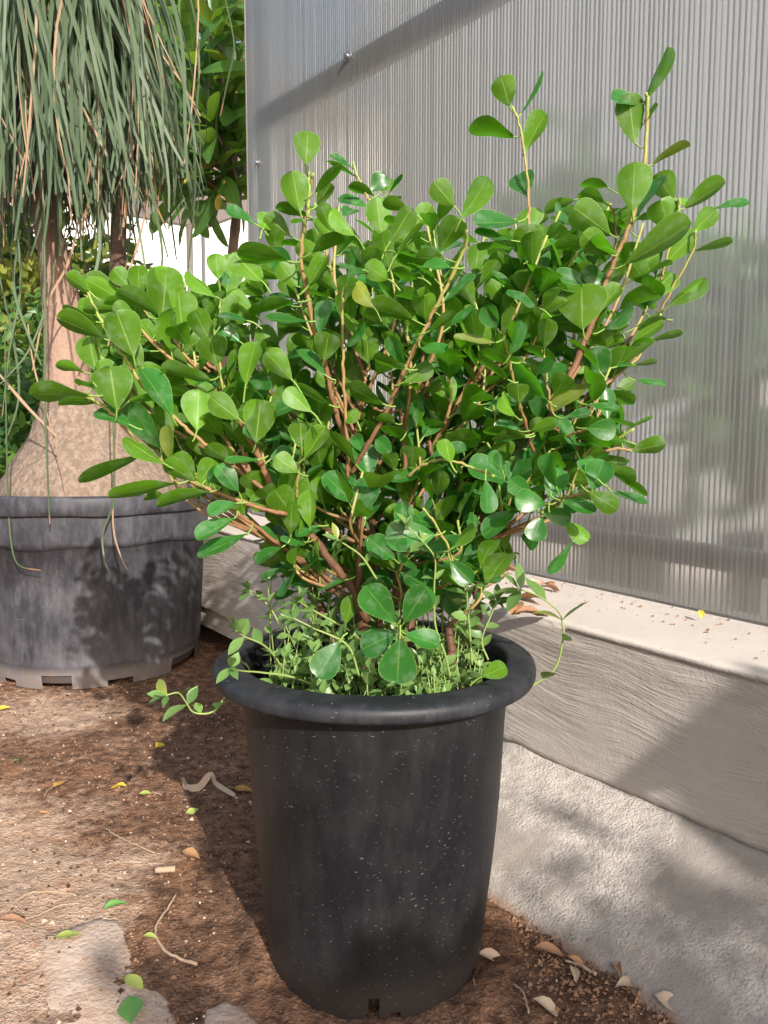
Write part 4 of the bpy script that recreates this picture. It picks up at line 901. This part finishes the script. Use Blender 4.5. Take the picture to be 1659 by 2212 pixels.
o = thing('tree', (-1.62, 4.75, 0), 'slim dark trunk rising behind the hanging palm leaves', 'tree')
P = spline([at_y(250, 900, 4.75), at_y(252, 640, 4.75), at_y(258, 420, 4.75), at_y(262, 200, 4.75), at_y(250, -60, 4.75)], 24); P[0, 2] = 0
V, Fc, U = tube(P, np.linspace(.055, .035, 24), 9); mk('trunk', V, Fc, M['darkbark'], o)
crown_mesh(P[-1]+np.array([0, 0, -.25]), (.9, .7, .75), 900, .17, .45).build('crown', M['hedge'], o)
# ------------------------------------------------------------------ white canopy, and a white wall added to whiten the background
can = thing('shade_canopy', (-2.1, 9, 0), 'white fabric canopy on thin white poles beyond the plants', 'canopy')
c0 = at_y(438, 490, 9.0); dl, dr = nrm([-.76, -.65, 0]), nrm([.68, -.73, 0]); Lc = 3.7
cs = [c0, c0+dl*Lc, c0+dl*Lc+dr*Lc, c0+dr*Lc]; apex = sum(cs)/4+np.array([0, 0, .22])
b = MB(); nn = 12
for i in range(4):
    a, d_ = cs[i], cs[(i+1) % 4]; V = []
    for u in range(nn+1):
        for v_ in range(nn+1):
            s = v_/nn; e = a+(d_-a)*(u/nn); q = e+(apex-e)*s; q = q+np.array([0, 0, -.04*math.sin(math.pi*s)-.03*math.sin(math.pi*u/nn)*(1-s)]); V.append(q)
    b.add(V, [[u*(nn+1)+v_, (u+1)*(nn+1)+v_, (u+1)*(nn+1)+v_+1, u*(nn+1)+v_+1] for u in range(nn) for v_ in range(nn)])
b.build('canopy', M['awning'], can)
for i in range(4):
    a, d_ = cs[i], cs[(i+1) % 4]; V = [a, d_, d_-np.array([0, 0, .04]), a-np.array([0, 0, .04])]; mk('valance', V, [[0, 1, 2, 3]], M['awning'], can)
    V, Fc, U = tube([a*1+np.array([0, 0, -a[2]]), a-np.array([0, 0, .02])], .022, 8); mk('pole', V, Fc, M['white'], can)
pA = at_y(410, 540, 7.2); V, Fc, U = tube([np.array([pA[0], pA[1], 0]), np.array([pA[0], pA[1], 2.62])], .03, 10)
mk('lamp_post', V, Fc, M['white'], label='slim white post standing in front of the canopy', category='post')
bl = thing('white_building', (-4, 20, 0), 'long pale white building wall far behind the plants', 'building')  # added so the gaps in the foliage read white instead of blue sky
V, Fc = box((-16, 20, 0), (5, 20.3, 7.4)); mk('wall', V, Fc, M['white'], bl, smooth=False)
V, Fc = box((-16.2, 19.7, 7.4), (5.2, 20.5, 7.6)); mk('roof', V, Fc, M['white'], bl, smooth=False)
# ------------------------------------------------------------------ inside the greenhouse, seen blurred through the sheet
def inn_(t, q): return wall(t, PP+q, 0)
for t, q, r, h0, h1, lab in [(1.15, 1.25, .40, .55, 1.35, 'dark leafy plant standing inside behind the middle of the translucent sheet'), (.35, 1.45, .45, .3, 1.1, 'dark leafy plant inside behind the right part of the translucent sheet'), (1.9, 1.5, .45, .7, 1.7, 'leafy plant inside behind the left part of the translucent sheet'), (-.3, 1.7, .5, .5, 1.7, 'leafy plant inside the greenhouse at the far right')]:
    p = inn_(t, q); bg_plant('greenhouse_plant', lab, 'plant', p[0], p[1], r, h0, h1, 420, .16, 'hedge', 'plants inside the greenhouse', trunk=.012)
    nursery_pot(p[0], p[1], .2, .4, lab.replace('dark leafy plant', 'black pot of the plant').replace('leafy plant', 'black pot of the plant').replace(' standing', ''), 'pots inside the greenhouse')
b_ = thing('potting_bench', wall(.6, PP+.75, 0), 'pale bench standing inside the greenhouse behind the right part of the translucent sheet', 'bench')
def wbox(t0, t1, q0, q1, z0, z1, name, mat, par):
    V = [wall(t, PP+q, z) for z in (z0, z1) for t, q in ((t0, q0), (t1, q0), (t1, q1), (t0, q1))]
    return mk(name, V, [[0,1,2,3],[7,6,5,4],[0,4,5,1],[1,5,6,2],[2,6,7,3],[3,7,4,0]], M[mat], par, smooth=False)
wbox(-.6, .95, .55, 1.05, .78, .84, 'top', 'white', b_)
for t, q in ((-.5, .6), (.9, .6), (-.5, 1.0), (.9, 1.0)): wbox(t-.03, t+.03, q-.03, q+.03, 0, .78, 'leg', 'metal', b_)
fl = [wall(t, PP+q, .012) for t, q in ((-3, .04), (4.9, .04), (4.9, 2.95), (-3, 2.95))]
mk('greenhouse_floor', fl, [[0, 1, 2, 3]], M['ledge'], kind='structure')
a, c = wall(-3.0, PP+3.0, 0), wall(5.0, PP+3.0, 0)
V = [a, c, c+np.array([0, 0, 4.6]), a+np.array([0, 0, 4.6])]; V += [q+WN*.03 for q in V]
mk('greenhouse_wall', V, [[0,1,2,3],[7,6,5,4],[0,4,5,1],[1,5,6,2],[2,6,7,3],[3,7,4,0]], M['pale'], smooth=False, label='pale far side wall of the greenhouse behind the translucent sheet', category='wall')

# ------------------------------------------------------------------ things lying on the ground and the ledge
def surf(px, py):
    p = at_z(px, py); z = float(gh(p[0], p[1])); return at_z(px, py, z+.003)
def litter(px, py, L, W, deg, mat, label, arch=.5, cup=.4, twist=.3, lift=.15, stalk=0., P0=None, name='fallen_leaf', prof=LAN, tilt=.2, cat='fallen leaf', group='fallen leaves on the soil'):
    p = surf(px, py) if P0 is None else P0; a = math.radians(deg); ax = np.array([math.cos(a), math.sin(a), 0]); p = p-ax*L/2+np.array([0, 0, .004+abs(cup)*W*.12])
    o = thing(name, p, label, cat, group); ax = nrm(ax+np.array([0, 0, lift])); N = nrm(np.array([random.uniform(-tilt, tilt), -tilt*random.random(), 1]))
    V, Fc, U = blade(p, ax, N, L, W, prof, cup=cup, arch=arch, twist=twist, wave=.8, cols=4)
    gz_ = gh(V[:, 0], V[:, 1])+.002 if P0 is None else P0[2]+.001
    V[:, 2] = np.maximum(V[:, 2], gz_); mk('blade', V, Fc, M[mat], o, uv=U)
    if stalk:
        P = spline([p+ax*L*.04, p-ax*stalk*.5+np.array([0, 0, .002]), p-ax*stalk+np.array([.004, 0, -.003])], 5); V, Fc, U = tube(P, .0008, 4); mk('stalk', V, Fc, M['twig'], o)
LT = [(6, 1534, .040, .022, 20, 'lit_yellow', 'yellow leaf on the soil at the left picture edge below the broad pot', .4, .3, 0),
      (35, 1646, .016, .010, 40, 'lit_green', 'tiny green leaf scrap at the left, below the yellow leaf', .3, .3, 0),
      (346, 1616, .032, .026, 60, 'lit_yellow', 'bright yellow leaf lying nearest the broad pot', .2, .7, 0),
      (129, 1699, .036, .024, 65, 'lit_orange', 'speckled yellow brown leaf with a long thin stalk', .3, .5, .03),
      (255, 1703, .042, .024, 170, 'lit_yellow', 'curled bright yellow leaf left of the pot shadow', .8, 1.2, 0),
      (313, 1719, .028, .017, 185, 'lit_lime', 'small lime green leaf just left of the pot shadow', .3, .5, .018),
      (524, 1708, .050, .028, -12, 'lit_orange', 'orange leaf touching the left side of the tall black pot', .3, .25, .012),
      (415, 1759, .030, .019, 25, 'lit_lime', 'pale green round leaf inside the pot shadow', .2, .25, 0),
      (411, 1850, .046, .022, -25, 'litter', 'tan brown leaf on the soil left of the pot', .6, .7, 0),
      (248, 1967, .042, .020, 20, 'lit_green', 'folded fresh green leaf above the flat stone', .4, 1.1, 0),
      (147, 2027, .044, .022, 12, 'lit_lime', 'pale green leaf resting on the edge of the flat stone', .3, .3, .012),
      (323, 2033, .030, .014, -20, 'lit_lime', 'small three cornered green leaf beside the curved twig', .3, .9, 0),
      (288, 2132, .042, .022, 150, 'lit_lime', 'yellow green oval leaf on the lower edge of the flat stone', .2, .3, .01),
      (282, 2190, .052, .034, 110, 'lit_green', 'half eaten green leaf at the bottom edge on the flat stone', .2, .25, 0),
      (26, 1997, .060, .018, -8, 'litter3', 'rust coloured dry leaf at the left edge above the flat stone', .6, 1., 0),
      (1148, 1925, .040, .022, 60, 'litter2', 'folded pale dry leaf at the foot of the apron right of the pot', 1.2, 1.2, 0),
      (1190, 1965, .042, .024, -70, 'litter2', 'curled grey dry leaf on the edge of the concrete apron', 1.4, 1.2, 0),
      (1090, 1905, .034, .020, 30, 'litter3', 'rusty curled leaf pressed against the right side of the pot', 1.4, 1.4, 0),
      (1187, 2060, .046, .018, -10, 'litter3', 'red brown curled leaf on the soil between pot and apron', .8, 1.3, 0),
      (1062, 2075, .042, .020, -14, 'litter2', 'tan curled leaf close to the foot of the pot', 1.0, 1.1, 0),
      (1252, 2085, .040, .016, -35, 'litter', 'thin arched tan leaf near the white twig', 1.6, .8, 0),
      (1240, 2112, .034, .014, 85, 'litter2', 'upright pale leaf scrap below the white twig', .5, 1.2, 0),
      (1185, 2180, .042, .020, -30, 'litter2', 'boat shaped tan leaf near the bottom edge right of the pot', 1.3, 1.2, 0),
      (1372, 2130, .062, .026, 20, 'litter2', 'large curled dry leaf lying at the edge of the apron', 1.9, 1.1, 0),
      (1330, 2095, .040, .012, 95, 'litter', 'narrow tan leaf standing at the apron edge', .8, 1.3, .015),
      (1445, 2172, .040, .022, -40, 'litter2', 'pale broken leaf at the lower right end of the soil', .9, .8, 0),
      (1040, 2130, .050, .022, 70, 'litter', 'brown pointed leaf leaning at the foot of the pot', .9, .9, .01),
      (1625, 2195, .075, .016, -60, 'lit_lime', 'dry green blade at the bottom right corner on the apron', .3, .9, 0),
      (95, 1760, .026, .012, 10, 'litter', 'small brown leaf left on the sandy ground', .6, .6, 0)]
for px, py, L, W, dg, mt, lab, ar, cu, stk in LT: litter(px, py, L*(1. if px > 1000 else .85), W*(1. if px > 1000 else .88), dg, mt, lab, ar, cu*.55, random.uniform(-.4, .4), random.uniform(.02, .25), stk)
# curled strip of dry leaf
P = spline([surf(394, 1688)+[0, 0, .008], surf(404, 1702)+[0, 0, .002], surf(430, 1706)+[0, 0, .006], surf(455, 1700)+[0, 0, .026], surf(468, 1706)+[0, 0, .012], surf(508, 1722)+[0, 0, .003]], 30)
V, Fc, U = strap(P, .011); mk('dry_leaf_strip', V, Fc, M['litter2'], uv=U, label='long curled strip of dry leaf lying in the pot shadow', category='dry leaf')
def twig(trk, r, label, name='twig', mat='twig', lift=.003, cat='twig'):
    P = spline([surf(*q)+[0, 0, lift] for q in trk], 26)+R_.normal(0, .0006, (26, 3)); V, Fc, U = tube(P, np.linspace(r*.7, r, 26)*(1+.25*(np.arange(26) % 7 == 3)), 6); mk(name, V, Fc, M[mat], label=label, category=cat)
twig([(382, 1935), (355, 1975), (337, 2008), (343, 2040), (372, 2068), (424, 2086)], .0022, 'curved brown twig lying left of the tall black pot')
twig([(228, 1793), (270, 1818), (335, 1846)], .0012, 'thin straight twig on the soil above the bark piece')
twig([(0, 1975), (60, 1935), (120, 1930), (165, 1938)], .0013, 'thin dry root at the left edge above the rusty leaf')
twig([(5, 2000), (70, 1985), (130, 1960), (170, 1955)], .0011, 'second thin dry root just below the first one')
twig([(1222, 2080), (1250, 2088), (1288, 2108)], .0022, 'short white twig on the soil right of the pot', mat='litter2')
twig([(1110, 2130), (1130, 2150), (1142, 2190)], .0012, 'bent pale stalk near the foot of the pot', mat='litter2')
a, c = surf(336, 1887)+[0, 0, .006], surf(379, 1884)+[0, 0, .006]; V, Fc, U = tube(spline([a, (a+c)/2, c], 6), .0050, 9); mk('bark_piece', V, Fc, M['twig'], label='small rolled piece of brown bark on the soil', category='bark piece')
# dry leaves caught on the ledge
zl = lambda px, py: at_p_z(px, py)
def at_p_z(px, py):
    z = .39
    for _ in range(4): p = at_z(px, py, z); z = float(ztop(p @ WU))+.003
    return p
for px, py, L, W, dg, mt, lab in [(1148, 1298, .085, .04, 120, 'litter', 'large brown dry leaf on the ledge behind the looping weed'), (1112, 1322, .075, .034, -100, 'litter', 'twisted brown leaf hanging over the wall edge right of the shrub'), (1155, 1333, .08, .03, 10, 'litter3', 'reddish brown curled leaf at the wall edge beside the weed'),
                                  (1185, 1266, .05, .03, 40, 'litter', 'folded brown leaf lying against the foot of the translucent sheet'), (1156, 1270, .05, .022, 5, 'litter2', 'flat pale brown leaf next to the sheet on the ledge'), (1195, 1277, .04, .02, -30, 'litter3', 'thin tilted brown leaf in the middle of the ledge'),
                                  (1092, 1240, .06, .025, 160, 'litter3', 'rust coloured leaf heap piece nearest the shrub on the ledge'), (1078, 1250, .05, .025, 60, 'litter', 'brown leaf on the ledge half hidden by the shrub')]:
    litter(px, py, L, W, dg, mt, lab, random.uniform(.8, 1.8), random.uniform(.5, 1.2), random.uniform(-.6, .6), .3, 0, P0=at_p_z(px, py), group='dry leaves on the ledge')
litter(0, 0, .022, .012, 90, 'lit_yellow', 'tiny yellow bud leaf stuck at the foot of the translucent sheet', P0=at_p_z(1513, 1338), group='dry leaves on the ledge', lift=1.)
# crumbs and grit: uncounted
def scatter(name, mat, n, pos, s0, s1):
    b = MB(); T = [(1, 0, 0), (-.5, .87, 0), (-.5, -.87, 0), (0, 0, 1.1), (.3, .2, -.6)]; Tf = [[0, 1, 3], [1, 2, 3], [2, 0, 3], [1, 0, 4], [2, 1, 4], [0, 2, 4]]
    for _ in range(n):
        p = pos(); s = random.uniform(s0, s1)*random.choice((1, 1, .6, 1.5)); a = random.random()*6.28; ca, sa = math.cos(a), math.sin(a); k = R_.uniform(.5, 1.2, 3)
        b.add([(p[0]+s*k[0]*(x*ca-y*sa), p[1]+s*k[1]*(x*sa+y*ca), p[2]+s*k[2]*z*.8) for x, y, z in T], Tf)
    b.build(name, M[mat], smooth=False, kind='stuff')
def onsoil():
    while 1:
        x, y = random.uniform(-1.3, .9), random.uniform(.72, 2.6)
        if np.array([x, y, 0])@WN < PS+.01 and math.hypot(x-BX, y-BY) > .155: return (x, y, float(gh(x, y))+.001)
def nearrim():
    while 1:
        t = random.uniform(.25, 1.1); p = wall(t, PS+random.gauss(-.05, .05), 0)
        if p[0] > .12 and p@WN < PS+.02: return (p[0], p[1], float(gh(p[0], p[1]))+.002)
scatter('soil_crumbs', 'crumb', 6500, onsoil, .0008, .0034)
def onstone():
    p = at_z(random.uniform(90, 390), random.uniform(1990, 2230)); return (p[0], p[1], .0075)
scatter('stone_dust', 'crumb', 260, onstone, .0006, .002)
scatter('leaf_bits', 'litter2', 420, onsoil, .0012, .0042)
scatter('dark_crumbs', 'compost', 2600, onsoil, .001, .004)
scatter('grit', 'grit', 380, onsoil, .0010, .0030)
scatter('leaf_crumbs', 'crumb', 1500, nearrim, .0012, .0048)
scatter('bark_chips', 'litter3', 160, nearrim, .0010, .0036)
def onledge():
    t = random.uniform(.5, 1.7); q = abs(random.gauss(0, .09)); p = wall(t, PP-.005-q, 0); p[2] = ztop(t)+.002; return p
scatter('ledge_crumbs', 'litter3', 260, onledge, .0010, .0028)
def insoil():
    a = random.random()*6.28; r = .16*math.sqrt(random.random()); return (BX+r*math.cos(a), BY+r*math.sin(a), .35)
scatter('potting_bark', 'litter3', 300, insoil, .002, .007)

# ------------------------------------------------------------------ unseen shrubs and rail added behind the camera to shade apron and wall
bg_plant('nursery_shrub', 'tall leafy shrub added unseen behind the camera at its right to shade the apron', 'shrub', 1.62, -2.25, .42, 1.12, 1.86, 3000, .10, 'hedge', trunk=.02)  # added caster for the soft shade on the apron
bg_plant('nursery_shrub', 'second leafy shrub standing left of the tall one behind the camera', 'shrub', 1.15, -2.15, .36, .92, 1.62, 2400, .10, 'hedge', trunk=.02)
nursery_pot(1.62, -2.25, .25, .42, 'black nursery pot of the added shade shrub behind the camera')
A_ = at_p(1640, 1490, PF)+np.array(SUN)*2.2; B_ = at_p(1350, 1700, PF)+np.array(SUN)*1.2
rl = thing('wooden_rail', (A_[0], A_[1], 0), 'sloping wooden rail on a post added out of view to cast the band on the wall', 'rail')  # added caster, lays the diagonal shadow band on the wall face
def beam(a, c, w_, name, par):
    V, Fc, U = tube([a, c], w_, 4); mk(name, V, Fc, M['twig'], par, smooth=False)
d_ = nrm(A_-B_); beam(B_, A_+d_*.35, .02, 'rail', rl); beam(np.array([A_[0], A_[1], 0]), A_-np.array([0, 0, .06]), .045, 'post', rl)
